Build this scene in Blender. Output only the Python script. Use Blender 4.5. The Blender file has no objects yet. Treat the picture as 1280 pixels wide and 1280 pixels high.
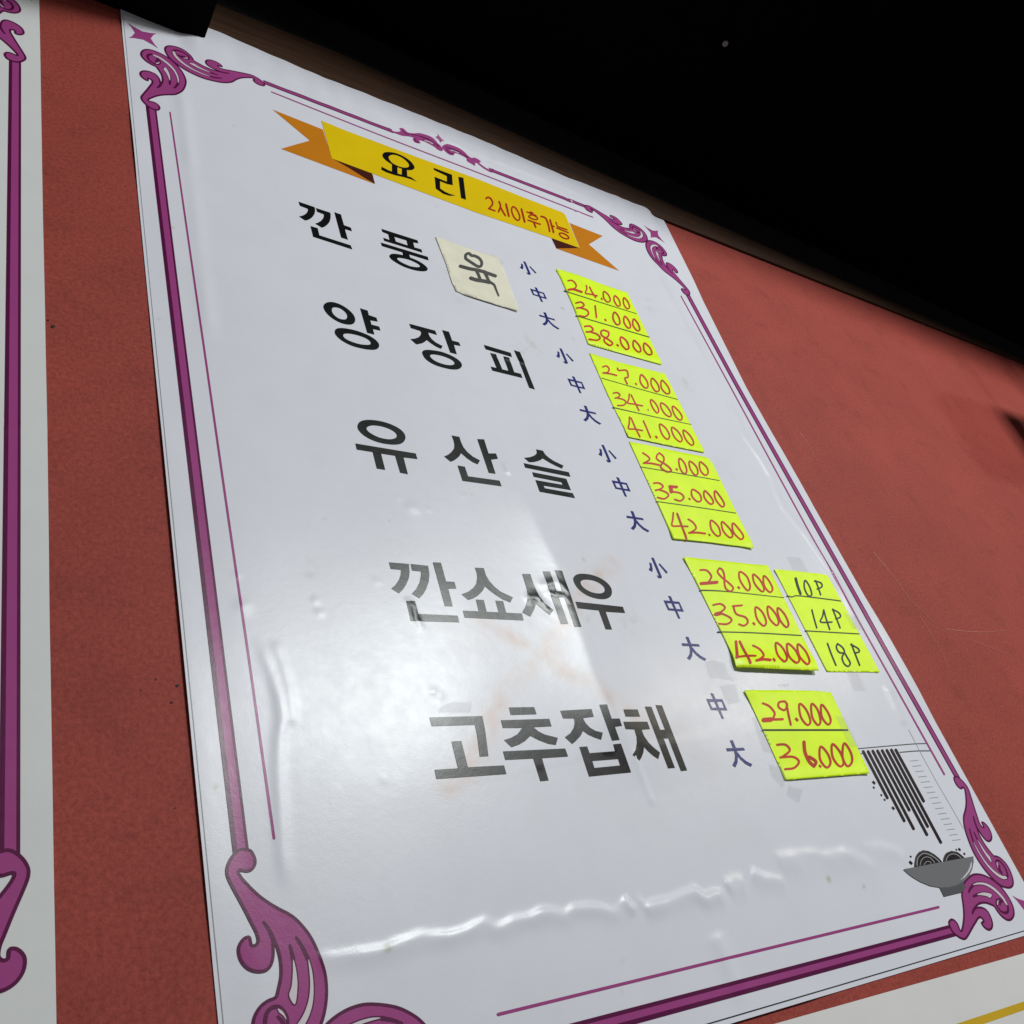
import bpy, math, random
import numpy as np
from mathutils import Matrix, Vector
from mathutils.geometry import delaunay_2d_cdt

# ---------------------------------------------------------------- camera
D = 0.41                     # metres from lens to wall (menu sheet comes out 0.60 x 0.82 m)
CAMZ = 1.55                  # lens height above the floor
F = 1187.0                   # focal length in photo pixels (1280 px frame)
Zc = np.array([36 - 640, 640 + 1165.0, -F]); Zc /= np.linalg.norm(Zc)
Xc = np.array([2338 - 640, 640 - 853.0, -F]); Xc -= Zc * (Xc @ Zc); Xc /= np.linalg.norm(Xc)
Yc = np.cross(Zc, Xc)
R = np.stack([Xc, Yc, Zc])   # world = R @ camera

scene = bpy.context.scene
cam_data = bpy.data.cameras.new("camera")
cam = bpy.data.objects.new("camera", cam_data)
scene.collection.objects.link(cam)
cam_data.sensor_width = 36.0
cam_data.lens = 36.0 * F / 1280.0
cam_data.clip_start = 0.02
cam_data.clip_end = 60.0
M = Matrix([[*R[0], 0.0], [*R[1], -D], [*R[2], CAMZ], [0, 0, 0, 1]])
cam.matrix_world = M
scene.camera = cam

# ---------------------------------------------------------------- light
world = bpy.data.worlds.new("World"); scene.world = world
world.use_nodes = True
bg = world.node_tree.nodes["Background"]
bg.inputs[0].default_value = (0.96, 0.98, 1.0, 1)      # light thrown back by the room
bg.inputs[1].default_value = 0.11

def area(name, loc, target, sx, sy, power, col):
    l = bpy.data.lights.new(name, 'AREA'); l.shape = 'RECTANGLE'; l.size = sx; l.size_y = sy
    l.energy = power; l.color = col
    o = bpy.data.objects.new(name, l); scene.collection.objects.link(o)
    o.location = loc
    d = Vector(target) - Vector(loc)
    o.rotation_euler = d.to_track_quat('-Z', 'Y').to_euler()
    return o
area("ceiling_lamp", (1.42, -2.02, CAMZ + 1.22), (0.45, 0, CAMZ + 0.30), 0.60, 0.30, 49.1, (0.95, 1.0, 0.985))
area("warm_ceiling_lamp", (2.79, -1.75, CAMZ + 1.11), (0.6, 0, CAMZ + 0.30), 0.15, 0.15, 8.0, (1.0, 0.95, 0.82))

vs = scene.view_settings
vs.view_transform = 'Standard'; vs.look = 'None'; vs.gamma = 1.0; vs.exposure = 0.0
vs.use_curve_mapping = False

# ---------------------------------------------------------------- helpers
rng = random.Random(7)
col = scene.collection
def px(pts):
    """photo pixels -> points on the wall plane (x, z in metres)"""
    p = np.asarray(pts, float).reshape(-1, 2)
    c = np.stack([p[:, 0] - 640, 640 - p[:, 1], np.full(len(p), -F)], 1)
    w = c @ R.T
    k = D / w[:, 1]
    return np.stack([w[:, 0] * k, w[:, 2] * k + CAMZ], 1)
def U(pts):
    """wall units (multiples of the lens distance, from the lens foot) -> metres"""
    p = np.asarray(pts, float).reshape(-1, 2)
    return np.stack([p[:, 0] * D, p[:, 1] * D + CAMZ], 1)
def toU(p):
    p = np.asarray(p, float)
    return np.stack([p[:, 0] / D, (p[:, 1] - CAMZ) / D], 1)
def W(x0, y0, s):
    k = s / 1280.0
    return lambda *pts: [(x0 + x * k, y0 + y * k) for x, y in pts]
def smooth(pts, closed=True, n=5):
    p = np.asarray(pts, float); N = len(p); out = []
    if N < 3: return [tuple(q) for q in p]
    rngi = range(N) if closed else range(N - 1)
    for i in rngi:
        if closed: a, b, c, d = p[i - 1], p[i], p[(i + 1) % N], p[(i + 2) % N]
        else:      a, b, c, d = p[max(i - 1, 0)], p[i], p[i + 1], p[min(i + 2, N - 1)]
        for t in np.arange(n) / n:
            out.append(tuple(0.5 * ((2 * b) + (c - a) * t + (2 * a - 5 * b + 4 * c - d) * t * t + (3 * b - a - 3 * c + d) * t ** 3)))
    if not closed: out.append(tuple(p[-1]))
    return out
def stroke(pts, w, closed=False, sm=True, w2=None):
    """polyline of width w -> (outer, [holes])"""
    p = np.asarray(smooth(pts, closed) if sm and len(pts) > 2 else pts, float)
    N = len(p)
    if closed:
        t = np.roll(p, -1, 0) - np.roll(p, 1, 0)
    else:
        t = np.gradient(p, axis=0)
    t /= (np.linalg.norm(t, axis=1, keepdims=True) + 1e-9)
    n = np.stack([-t[:, 1], t[:, 0]], 1)
    ww = np.full(N, w / 2.0) if w2 is None else np.linspace(w, w2, N) / 2
    L = p + n * ww[:, None]; Rr = p - n * ww[:, None]
    if closed:
        def ar(q): return abs(np.sum(q[:, 0] * np.roll(q[:, 1], -1) - q[:, 1] * np.roll(q[:, 0], -1)))
        o, i = (L, Rr) if ar(L) > ar(Rr) else (Rr, L)
        return ([tuple(q) for q in o], [[tuple(q) for q in i]])
    def cap(c, d, r):
        a0 = math.atan2(d[1], d[0]) + math.pi / 2
        return [(c[0] + r * math.cos(a0 - k * math.pi / 5), c[1] + r * math.sin(a0 - k * math.pi / 5)) for k in range(1, 5)]
    out = [tuple(q) for q in L] + cap(p[-1], t[-1], ww[-1]) + [tuple(q) for q in Rr[::-1]] + cap(p[0], -t[0], ww[0])
    return (out, [])
def P(*pts): return (list(pts), [])
def winding(pt, poly):
    poly = np.asarray(poly); x, y = pt[:, 0][:, None], pt[:, 1][:, None]
    a = poly; b = np.roll(poly, -1, 0)
    ax, ay, bx, by = a[:, 0], a[:, 1], b[:, 0], b[:, 1]
    cr = (bx - ax) * (y - ay) - (x - ax) * (by - ay)
    return ((ay <= y) & (by > y) & (cr > 0)).sum(1) - ((ay > y) & (by <= y) & (cr < 0)).sum(1)
def inside(pt, shapes):
    m = np.zeros(len(pt), bool)
    for o, hs in shapes:
        k = winding(pt, o) != 0
        for h in hs: k &= winding(pt, h) == 0
        m |= k
    return m
def tri_fill(shapes, step=3.0):
    """shapes in metres -> verts (n,2), tris"""
    S = 1000.0
    sh = [(np.asarray(o) * S, [np.asarray(h) * S for h in hs]) for o, hs in shapes]
    V = []; E_ = []
    for o, hs in sh:
        for loop in [o] + hs:
            s0 = len(V)
            for a, b in zip(loop, np.roll(loop, -1, 0)):
                k = max(1, int(np.linalg.norm(b - a) / step))
                for j in range(k): V.append(a + (b - a) * j / k)
            n = len(V) - s0
            E_ += [(s0 + j, s0 + (j + 1) % n) for j in range(n)]
    allv = np.asarray(V); lo, hi = allv.min(0), allv.max(0)
    if max(hi - lo) > 2 * step:
        gx, gy = np.meshgrid(np.arange(lo[0] + step / 2, hi[0], step), np.arange(lo[1] + step / 2, hi[1], step))
        g = np.stack([gx.ravel(), gy.ravel()], 1)
        if len(g): V += list(g[inside(g, sh)])
    vv, ee, ff, *_ = delaunay_2d_cdt([Vector((float(q[0]), float(q[1]))) for q in V], E_, [], 0, 1e-5)
    v = np.array([(q.x, q.y) for q in vv]); f = np.array([t for t in ff if len(t) == 3])
    c = v[f].mean(1)
    f = f[inside(c, sh)]
    a, b, d = v[f[:, 0]], v[f[:, 1]], v[f[:, 2]]
    ar = (b[:, 0] - a[:, 0]) * (d[:, 1] - a[:, 1]) - (b[:, 1] - a[:, 1]) * (d[:, 0] - a[:, 0])
    f[ar < 0] = f[ar < 0][:, ::-1]
    f = f[np.abs(ar) > 1e-9]
    used = np.unique(f); remap = np.full(len(v), -1); remap[used] = np.arange(len(used))
    return v[used] / S, remap[f]

def link(name, me, parent=None):
    o = bpy.data.objects.new(name, me); col.objects.link(o)
    if parent: o.parent = parent
    return o
def empty(name, loc=(0, 0, 0)):
    o = bpy.data.objects.new(name, None); col.objects.link(o); o.empty_display_size = 0.05
    o.location = loc
    return o
def tag(o, label=None, cat=None, group=None, kind=None):
    if label: o["label"] = label
    if cat: o["category"] = cat
    if group: o["group"] = group
    if kind: o["kind"] = kind
    return o
def local(parent, co):
    if parent is None: return co
    return co - np.array(parent.location)
def flat(name, layers, surf, parent=None, step=3.0, grad=None):
    """layers: [(shapes in metres, material, lift)]; laid on surface surf(x,z) = distance from the wall"""
    Vs, Fs, Ms, mats, Ns = [], [], [], [], []
    n0 = 0
    for shapes, mat, lift in layers:
        v, f = tri_fill(shapes, step)
        k_ = (D - surf(v[:, 0], v[:, 1]) - lift) / D      # traced point moved along its sight line from the wall to the sheet in front of it
        v = np.stack([v[:, 0] * k_, (v[:, 1] - CAMZ) * k_ + CAMZ], 1)
        y = -(surf(v[:, 0], v[:, 1]) + lift)
        Vs.append(np.stack([v[:, 0], y, v[:, 1]], 1)); Fs.append(f + n0)
        if mat not in mats: mats.append(mat)
        Ms += [mats.index(mat)] * len(f); n0 += len(v)
        e = 0.0005
        gx = (surf(v[:, 0] + e, v[:, 1]) - surf(v[:, 0] - e, v[:, 1])) / (2 * e)
        gz = (surf(v[:, 0], v[:, 1] + e) - surf(v[:, 0], v[:, 1] - e)) / (2 * e)
        n = np.stack([-gx, -np.ones_like(gx), -gz], 1)
        # surface y = -s(x,z): outward normal (-ds/dx, -1, -ds/dz)
        Ns.append(n / np.linalg.norm(n, axis=1, keepdims=True))
    V = local(parent, np.concatenate(Vs)); Fa = np.concatenate(Fs)
    me = bpy.data.meshes.new(name)
    me.from_pydata(V.tolist(), [], Fa.tolist())
    for m in mats: me.materials.append(m)
    me.polygons.foreach_set("material_index", Ms)
    me.polygons.foreach_set("use_smooth", [True] * len(Fa))
    me.normals_split_custom_set_from_vertices(np.concatenate(Ns).tolist())
    me.update()
    return link(name, me, parent)
def box(name, pts8, mat, parent=None, bev=0):
    me = bpy.data.meshes.new(name)
    v = local(parent, np.asarray(pts8, float))
    f = [(0, 1, 2, 3), (7, 6, 5, 4), (0, 4, 5, 1), (1, 5, 6, 2), (2, 6, 7, 3), (3, 7, 4, 0)]
    me.from_pydata(v.tolist(), [], f); me.materials.append(mat); me.update()
    import bmesh
    bm = bmesh.new(); bm.from_mesh(me); bmesh.ops.recalc_face_normals(bm, faces=bm.faces)
    if bev: bmesh.ops.bevel(bm, geom=list(bm.edges), offset=bev, segments=2, affect='EDGES')
    bm.to_mesh(me); bm.free()
    return link(name, me, parent)

# ---------------------------------------------------------------- materials
def nt(name):
    m = bpy.data.materials.new(name); m.use_nodes = True
    t = m.node_tree; b = t.nodes["Principled BSDF"]
    return m, t, b
def noise(t, scale, detail=3, rough=0.5, vec=None):
    n = t.nodes.new("ShaderNodeTexNoise"); n.inputs["Scale"].default_value = scale
    n.inputs["Detail"].default_value = detail; n.inputs["Roughness"].default_value = rough
    if vec: t.links.new(vec, n.inputs["Vector"])
    return n
def pos(t):
    return t.nodes.new("ShaderNodeNewGeometry").outputs["Position"]
def ramp(t, src, a, b, ca, cb):
    r = t.nodes.new("ShaderNodeValToRGB"); e = r.color_ramp.elements
    e[0].position = a; e[0].color = (*ca, 1); e[1].position = b; e[1].color = (*cb, 1)
    t.links.new(src, r.inputs[0]); return r
def bump(t, b, src, strength, dist, prev=None):
    n = t.nodes.new("ShaderNodeBump"); n.inputs["Strength"].default_value = strength
    n.inputs["Distance"].default_value = dist
    t.links.new(src, n.inputs["Height"])
    if prev: t.links.new(prev.outputs[0], n.inputs["Normal"])
    t.links.new(n.outputs[0], b.inputs["Normal"]); return n
def film(name, c, var=0.03, rough=0.285, stain=False, spec=0.23):
    """laminated print: colour under a slightly rippled clear film"""
    m, t, b = nt(name); p = pos(t)
    n1 = noise(t, 28, 4, 0.6, p)
    c = np.array(c)
    r = ramp(t, n1.outputs[0], 0.3, 0.7, tuple(c * (1 - var)), tuple(np.minimum(c * (1 + var), 0.95)))
    src = r.outputs[0]
    if stain:
        for att, sc in (("smear", (0.62, 0.40, 0.30)), ("grime", (0.42, 0.40, 0.30))):
            a = t.nodes.new("ShaderNodeAttribute"); a.attribute_name = att
            mx = t.nodes.new("ShaderNodeMixRGB"); mx.inputs[2].default_value = (*sc, 1)
            t.links.new(a.outputs["Fac"], mx.inputs[0]); t.links.new(src, mx.inputs[1]); src = mx.outputs[0]
    t.links.new(src, b.inputs["Base Color"])
    n2 = noise(t, 90, 5, 0.65, p)
    mr = t.nodes.new("ShaderNodeMapRange"); mr.inputs[1].default_value = 0.25; mr.inputs[2].default_value = 0.75
    mr.inputs[3].default_value = rough - 0.025; mr.inputs[4].default_value = rough + 0.03
    t.links.new(n2.outputs[0], mr.inputs[0]); t.links.new(mr.outputs[0], b.inputs["Roughness"])
    b.inputs["Specular IOR Level"].default_value = spec
    n3 = noise(t, 210, 4, 0.6, p); n4 = noise(t, 1500, 2, 0.5, p)
    k = bump(t, b, n3.outputs[0], 0.075, 0.0006)
    bump(t, b, n4.outputs[0], 0.22, 0.00012, k)
    return m
white = film("laminated_white", (0.685, 0.680, 0.745), 0.015, stain=True)
purple = film("print_purple", (0.320, 0.052, 0.205))
dpurple = film("print_dark_purple", (0.095, 0.006, 0.052))
ink = film("print_black", (0.004, 0.004, 0.005))
navy = film("print_navy", (0.018, 0.022, 0.165))
pwhite = film("print_pale", (0.62, 0.56, 0.60))
yellow = film("ribbon_yellow", (0.74, 0.51, 0.004))
orange = film("ribbon_orange", (0.56, 0.19, 0.010))
brownfold = film("ribbon_fold", (0.060, 0.012, 0.008))
redtext = film("ribbon_red", (0.36, 0.022, 0.008))
grey1 = film("bowl_grey", (0.165, 0.165, 0.175))
grey2 = film("bowl_foot_grey", (0.095, 0.092, 0.100))
noodle = film("noodle_dark", (0.022, 0.014, 0.016))
noodleg = film("noodle_grey", (0.055, 0.052, 0.055))
lgrey = film("print_line_grey", (0.30, 0.30, 0.31))
dgrey = film("print_rail_grey", (0.11, 0.11, 0.115))
hair = film("print_hairline", (0.035, 0.045, 0.045))
gold = film("print_gold", (0.58, 0.36, 0.02))

def paper(name, c, var, rough=0.6, bs=300):
    m, t, b = nt(name); p = pos(t); c = np.array(c)
    n1 = noise(t, 60, 5, 0.6, p)
    r = ramp(t, n1.outputs[0], 0.32, 0.68, tuple(c * (1 - var)), tuple(np.minimum(c * (1 + var), 1)))
    t.links.new(r.outputs[0], b.inputs["Base Color"]); b.inputs["Roughness"].default_value = rough
    b.inputs["Specular IOR Level"].default_value = 0.3
    n2 = noise(t, bs, 4, 0.6, p); bump(t, b, n2.outputs[0], 0.25, 0.0004)
    return m
neon = paper("fluorescent_paper", (0.72, 0.97, 0.008), 0.05, 0.42)
cream = paper("cream_paper", (0.74, 0.70, 0.57), 0.05, 0.75)
marker_red = paper("red_marker", (0.50, 0.022, 0.004), 0.22, 0.5)
marker_black = paper("black_marker", (0.015, 0.016, 0.015), 0.2, 0.5)
marker_grey = paper("grey_marker", (0.055, 0.052, 0.048), 0.35, 0.6)
marker_green = paper("ruled_line_ink", (0.035, 0.050, 0.006), 0.2, 0.5)

m, t, b = nt("red_wall_covering"); p = pos(t)
nA = noise(t, 9, 5, 0.6, p); nB = noise(t, 400, 7, 0.8, p); nC = noise(t, 1300, 3, 0.7, p)
r1 = ramp(t, nB.outputs[0], 0.37, 0.63, (0.250, 0.041, 0.032), (0.400, 0.076, 0.057))
r2 = ramp(t, nA.outputs[0], 0.25, 0.75, (0.80, 0.80, 0.82), (1.0, 1.0, 1.0))
mx = t.nodes.new("ShaderNodeMixRGB"); mx.blend_type = 'MULTIPLY'; mx.inputs[0].default_value = 1
t.links.new(r1.outputs[0], mx.inputs[1]); t.links.new(r2.outputs[0], mx.inputs[2])
nD = noise(t, 34, 6, 0.7, p); r3 = ramp(t, nD.outputs[0], 0.52, 0.80, (1, 1, 1), (0.72, 0.74, 0.76))      # handling grime
mg = t.nodes.new("ShaderNodeMixRGB"); mg.blend_type = 'MULTIPLY'; mg.inputs[0].default_value = 1
t.links.new(mx.outputs[0], mg.inputs[1]); t.links.new(r3.outputs[0], mg.inputs[2]); mx = mg
t.links.new(mx.outputs[0], b.inputs["Base Color"])
b.inputs["Roughness"].default_value = 0.62; b.inputs["Specular IOR Level"].default_value = 0.12
k = bump(t, b, nB.outputs[0], 0.35, 0.0006); bump(t, b, nC.outputs[0], 0.25, 0.0002, k)
red = m
scratch_m = paper("scratched_wall", (0.42, 0.12, 0.095), 0.15, 0.6)
speck_m = paper("dark_speck", (0.03, 0.012, 0.010), 0.2, 0.7)

m, t, b = nt("brown_wood"); p = pos(t)
mp = t.nodes.new("ShaderNodeMapping"); mp.inputs["Scale"].default_value = (6, 60, 120); t.links.new(p, mp.inputs[0])
n1 = noise(t, 3, 6, 0.6, mp.outputs[0])
r1 = ramp(t, n1.outputs[0], 0.3, 0.75, (0.030, 0.012, 0.006), (0.075, 0.033, 0.016))
t.links.new(r1.outputs[0], b.inputs["Base Color"]); b.inputs["Roughness"].default_value = 0.6; b.inputs["Specular IOR Level"].default_value = 0.2
bump(t, b, n1.outputs[0], 0.3, 0.0005); wood = m
def dark(name, c, rough, spec):
    m, t, b = nt(name); p = pos(t); n = noise(t, 40, 4, 0.6, p); c = np.array(c)
    r = ramp(t, n.outputs[0], 0.3, 0.7, tuple(c * 0.7), tuple(c * 1.3)); t.links.new(r.outputs[0], b.inputs["Base Color"])
    b.inputs["Roughness"].default_value = rough; b.inputs["Specular IOR Level"].default_value = spec
    return m
black = dark("black_painted_panel", (0.0016, 0.0016, 0.0017), 0.8, 0.03)
slate = dark("dark_grey_board", (0.012, 0.012, 0.014), 0.7, 0.15)
steel = dark("screw_steel", (0.25, 0.25, 0.26), 0.35, 0.5)
m, t, b = nt("clear_tape")
tr = t.nodes.new("ShaderNodeBsdfTransparent"); mix = t.nodes.new("ShaderNodeMixShader"); mix.inputs[0].default_value = 0.14
p = pos(t); n = noise(t, 300, 4, 0.6, p)
r = ramp(t, n.outputs[0], 0.3, 0.7, (0.42, 0.42, 0.435), (0.48, 0.48, 0.49)); t.links.new(r.outputs[0], b.inputs["Base Color"])
b.inputs["Roughness"].default_value = 0.5; bump(t, b, n.outputs[0], 0.12, 0.0004)
out = [q for q in t.nodes if q.type == 'OUTPUT_MATERIAL'][0]
t.links.new(tr.outputs[0], mix.inputs[1]); t.links.new(b.outputs[0], mix.inputs[2]); t.links.new(mix.outputs[0], out.inputs[0])
tape_m = m

# ---------------------------------------------------------------- the setting
zero = lambda x, z: np.zeros_like(np.asarray(x, float))
def slab(name, poly_u, y0, y1, mat, parent=None):
    """polygon in wall units extruded between distances y0 < y1 (metres) from the wall"""
    q = U(poly_u); n = len(q)
    v = [(a, -y1, c) for a, c in q] + [(a, -y0, c) for a, c in q]
    f = [tuple(range(n)), tuple(range(2 * n - 1, n - 1, -1))] + [(i, i + n, (i + 1) % n + n, (i + 1) % n) for i in range(n)]
    import bmesh
    me = bpy.data.meshes.new(name); me.from_pydata(v, [], f)
    bm = bmesh.new(); bm.from_mesh(me); bmesh.ops.recalc_face_normals(bm, faces=bm.faces)
    bm.to_mesh(me); bm.free(); me.materials.append(mat); me.update()
    return link(name, me, parent)

wall = slab("wall", [(-3.0, -2.6), (5.6, -2.6), (5.6, 2.9), (-3.0, 2.9)], -0.05, 0.0, red)
tag(wall, kind="structure")
# higher soffit on the right (its underside slopes a little), low beam on the left
def sofz(x): return 2.385 - 0.088 * (x - 0.5)
so = []
for y in (0.0, -0.48):
    for x, dz in ((0.505, 0), (5.6, 0), (5.6, 0.35), (0.505, 0.35)):
        so.append((x * D, y, (sofz(x) + dz) * D + CAMZ))
soffit = box("ceiling_soffit", so, black); tag(soffit, kind="structure")
be = []
for y in (0.0, -0.48):
    for x, z in ((-3.0, 2.000), (0.5035, 2.004), (0.5035, 2.80), (-3.0, 2.80)):
        be.append((x * D, y, z * D + CAMZ))
beam = box("ceiling_beam", be, black, bev=0.0012); tag(beam, kind="structure")
fascia = slab("fascia_board", [(0.508, 2.06), (1.8, 2.04), (3.83, 1.962), (5.6, 1.904), (5.6, 2.02), (3.9, 2.12), (0.508, 2.45)], 0.0002, 0.0016, slate)
tag(fascia, kind="structure")
trim = slab("wood_trim", [(0.508, 1.992), (1.80, 1.991), (3.80, 1.946), (5.5, 1.900), (5.5, 1.906), (3.83, 1.971), (1.777, 2.099), (0.836, 2.185), (0.508, 2.178)], 0.0001, 0.0032, wood)
tag(trim, "dark brown wooden trim strip along the top of the red wall", "trim")
# screw in the soffit
def ray_soffit(p):
    c = np.array([p[0] - 640, 640 - p[1], -F]); w = R @ c
    # |z = sofz(x)|
    k = (2.385 + 0.044) / (w[2] + 0.088 * w[0])
    q = w * k
    return np.array([q[0] * D, q[1] * D - D, q[2] * D + CAMZ])
sc = ray_soffit((906.5, 54.5))
import bmesh
me = bpy.data.meshes.new("screw"); bm = bmesh.new()
prof = [(0.0000, -0.0004), (0.0012, -0.0006), (0.0014, -0.0018), (0.0026, -0.0017), (0.0034, -0.0008), (0.0037, 0.0010)]
rings = []
for rr, zz in prof:
    rings.append([bm.verts.new((max(rr, 1e-5) * math.cos(a * math.pi / 10), max(rr, 1e-5) * math.sin(a * math.pi / 10), zz)) for a in range(20)])
for a, b_ in zip(rings, rings[1:]):
    for i in range(20): bm.faces.new((a[i], a[(i + 1) % 20], b_[(i + 1) % 20], b_[i]))
bmesh.ops.recalc_face_normals(bm, faces=bm.faces); bm.to_mesh(me); bm.free(); me.materials.append(steel)
for q in me.polygons: q.use_smooth = True
scr = link("screw", me, soffit); scr.location = sc
# scuffs and specks on the wall covering
scr_px = [[(1000, 541), (1008, 552), (1015, 565), (1022, 578)], [(1092, 690), (1118, 722), (1140, 752), (1172, 782)],
          [(1182, 786), (1206, 789), (1235, 790), (1255, 788), (1272, 791)], [(1150, 770), (1175, 812), (1186, 838)], [(1215, 800), (1245, 812), (1262, 818)]]
for s, wd in zip(scr_px, (0.7, 0.8, 0.9, 0.6, 0.6)):
    q = stroke(s, wd, w2=0.35)
    tag(flat("scuff", [([(px(q[0]), [])], scratch_m, 0.00025)], zero, wall))
for (sx_, sy_, r_) in [(195, 849, 1.6), (214.5, 878, 2.0), (222, 857, 2.6), (66, 408, 3.0), (60, 400, 1.6), (176, 863, 1.0), (219, 1010, 1.2)]:
    q = [(sx_ + r_ * rng.uniform(.7, 1.2) * math.cos(a), sy_ + 0.7 * r_ * rng.uniform(.7, 1.2) * math.sin(a)) for a in np.arange(8) * math.pi / 4]
    flat("speck", [([(px(q), [])], speck_m, 0.0003)], zero, wall)

# unseen box added just right of the view to cast a shadow on the wall
sp = empty("shadow_blocker", (1.41, -0.125, CAMZ + 0.55))
tag(sp, "small black speaker added unseen on a rod to throw a soft shadow on the red wall", "blocker")
def cuboid(name, x0, x1, y0, y1, z0, z1, mat, bev):
    return box(name, [(x0, y1, z0), (x1, y1, z0), (x1, y1, z1), (x0, y1, z1), (x0, y0, z0), (x1, y0, z0), (x1, y0, z1), (x0, y0, z1)], mat, sp, bev)
cuboid("blocker_box", 1.325, 1.490, -0.205, -0.145, CAMZ + 0.565, CAMZ + 0.690, slate, 0.006)
cuboid("blocker_front", 1.332, 1.483, -0.209, -0.206, CAMZ + 0.572, CAMZ + 0.683, black, 0.001)
cuboid("rod", 1.470, 1.478, -0.180, -0.172, CAMZ + 0.6902, CAMZ + 0.885, slate, 0.001)

# ---------------------------------------------------------------- surface of the menu sheet
def sstep(a, b, x):
    t_ = np.clip((x - a) / (b - a), 0, 1); return t_ * t_ * (3 - 2 * t_)
def pdist(x, z, line):
    """distance to polyline, position along it 0..1, signed side"""
    best = np.full(np.shape(x), 1e9); al = np.zeros(np.shape(x)); sd = np.zeros(np.shape(x))
    seg = np.linalg.norm(np.diff(line, axis=0), axis=1); tot = seg.sum(); acc = 0
    for a, b_, L in zip(line[:-1], line[1:], seg):
        d = b_ - a
        u = np.clip(((x - a[0]) * d[0] + (z - a[1]) * d[1]) / (L * L), 0, 1)
        qx, qz = x - a[0] - u * d[0], z - a[1] - u * d[1]
        e = np.hypot(qx, qz); k = e < best
        best = np.where(k, e, best); al = np.where(k, (acc + u * L) / tot, al)
        sd = np.where(k, np.sign(d[0] * qz - d[1] * qx), sd); acc += L
    return best, al, sd
def ends(al, a=0.06): return sstep(0, a, al) * (1 - sstep(1 - a, 1, al))
def vnoise(x, z, s, seed=0):
    """smooth value noise, cell size s metres"""
    X = np.asarray(x) / s + 31.7 + seed * 7.3; Z_ = np.asarray(z) / s + 11.1 + seed * 3.9
    xi, zi = np.floor(X), np.floor(Z_); fx, fz = X - xi, Z_ - zi
    fx = fx ** 3 * (fx * (fx * 6 - 15) + 10); fz = fz ** 3 * (fz * (fz * 6 - 15) + 10)
    def hsh(a, b_):
        v = np.sin(a * 127.1 + b_ * 311.7 + seed * 17.0) * 43758.5453
        return (v - np.floor(v)) * 2 - 1
    return (hsh(xi, zi) * (1 - fx) + hsh(xi + 1, zi) * fx) * (1 - fz) + (hsh(xi, zi + 1) * (1 - fx) + hsh(xi + 1, zi + 1) * fx) * fz

bottom_ridges = [
    ([(385, 1201), (412, 1198), (440, 1195), (480, 1190), (500, 1180), (525, 1171), (560, 1173), (580, 1167), (605, 1153), (616, 1161), (625, 1161), (640, 1153), (662, 1149), (675, 1142), (688, 1141), (705, 1145), (715, 1138), (735, 1136), (752, 1137), (765, 1142), (774, 1134), (780, 1125)], 0.0009, 0.0034),
    ([(778, 1122), (784, 1131), (793, 1140)], 0.0011, 0.0026),
    ([(795, 1128), (800, 1124)], 0.0006, 0.0026),
    ([(800, 1137), (822, 1132), (845, 1124), (868, 1115), (876, 1122), (882, 1124), (890, 1119), (906, 1118)], 0.0013, 0.0038),
    ([(905, 1108), (918, 1101), (930, 1104)], 0.0012, 0.0050),
    ([(936, 1090), (952, 1098), (968, 1102), (980, 1104)], 0.0010, 0.0042),
    ([(966, 1080), (974, 1075), (990, 1073), (1005, 1071), (1030, 1072), (1055, 1067), (1070, 1074), (1095, 1088)], 0.0011, 0.0065),
    ([(1078, 1063), (1100, 1060), (1120, 1067), (1132, 1074)], 0.0008, 0.0065),
]
soft_ridges = [
    # right-hand long fold
    ([(806, 300), (818, 330), (848, 384), (880, 442), (900, 481), (915, 515), (931, 548), (950, 575), (963, 598), (970, 618), (978, 636), (1003, 667), (1040, 722), (1075, 790)], 0.0015, 0.0050),
    ([(1106, 858), (1112, 872), (1120, 890), (1131, 908)], 0.0011, 0.0042),
    # left-hand folds beside the thin line
    ([(222, 95), (228, 130), (240, 230), (252, 340), (262, 440)], 0.0009, 0.0055),
    ([(318, 795), (328, 815), (340, 845), (348, 872), (352, 900), (348, 925), (347, 960), (349, 1000), (352, 1060), (358, 1120)], 0.00045, 0.0030),
    ([(340, 800), (352, 830), (360, 860), (364, 890), (366, 912)], 0.00035, 0.0026),
    # top band
    ([(262, 62), (330, 92), (420, 128), (520, 165), (600, 198), (700, 236), (760, 262), (800, 292)], 0.0007, 0.0028),
    ([(709, 245), (716, 258), (724, 270)], 0.0006, 0.0025),
    ([(740, 250), (770, 272), (790, 285)], 0.0005, 0.0025),
    # crumples on the prawn line and below
    ([(786, 935), (795, 958), (806, 985), (815, 1010)], 0.0005, 0.0020),
    ([(672, 736), (682, 733), (692, 731), (698, 736), (706, 744), (712, 750)], 0.00045, 0.0030),
    ([(654, 752), (668, 748), (676, 756), (684, 764)], 0.0005, 0.0026),
    ([(676, 742), (688, 746), (700, 748), (710, 758)], 0.0004, 0.0022),
    ([(505, 748), (512, 756), (518, 772), (528, 792)], 0.0003, 0.0018),
    ([(628, 580), (632, 590), (634, 596)], 0.0007, 0.0018),
    ([(890, 1165), (902, 1192), (914, 1225), (926, 1262)], 0.0008, 0.0060),
    ([(575, 425), (600, 437), (640, 452), (668, 458)], 0.0003, 0.0018),
    ([(690, 290), (700, 300)], 0.0003, 0.0020),
]
BR_ = [(px(a), h_, s_) for a, h_, s_ in bottom_ridges]
SR_ = [(px(a), h_, s_) for a, h_, s_ in soft_ridges]
crease = px([(600, 500), (612, 520), (649, 618), (676, 677), (695, 713), (738, 841), (786, 937), (812, 1000)])
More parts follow.
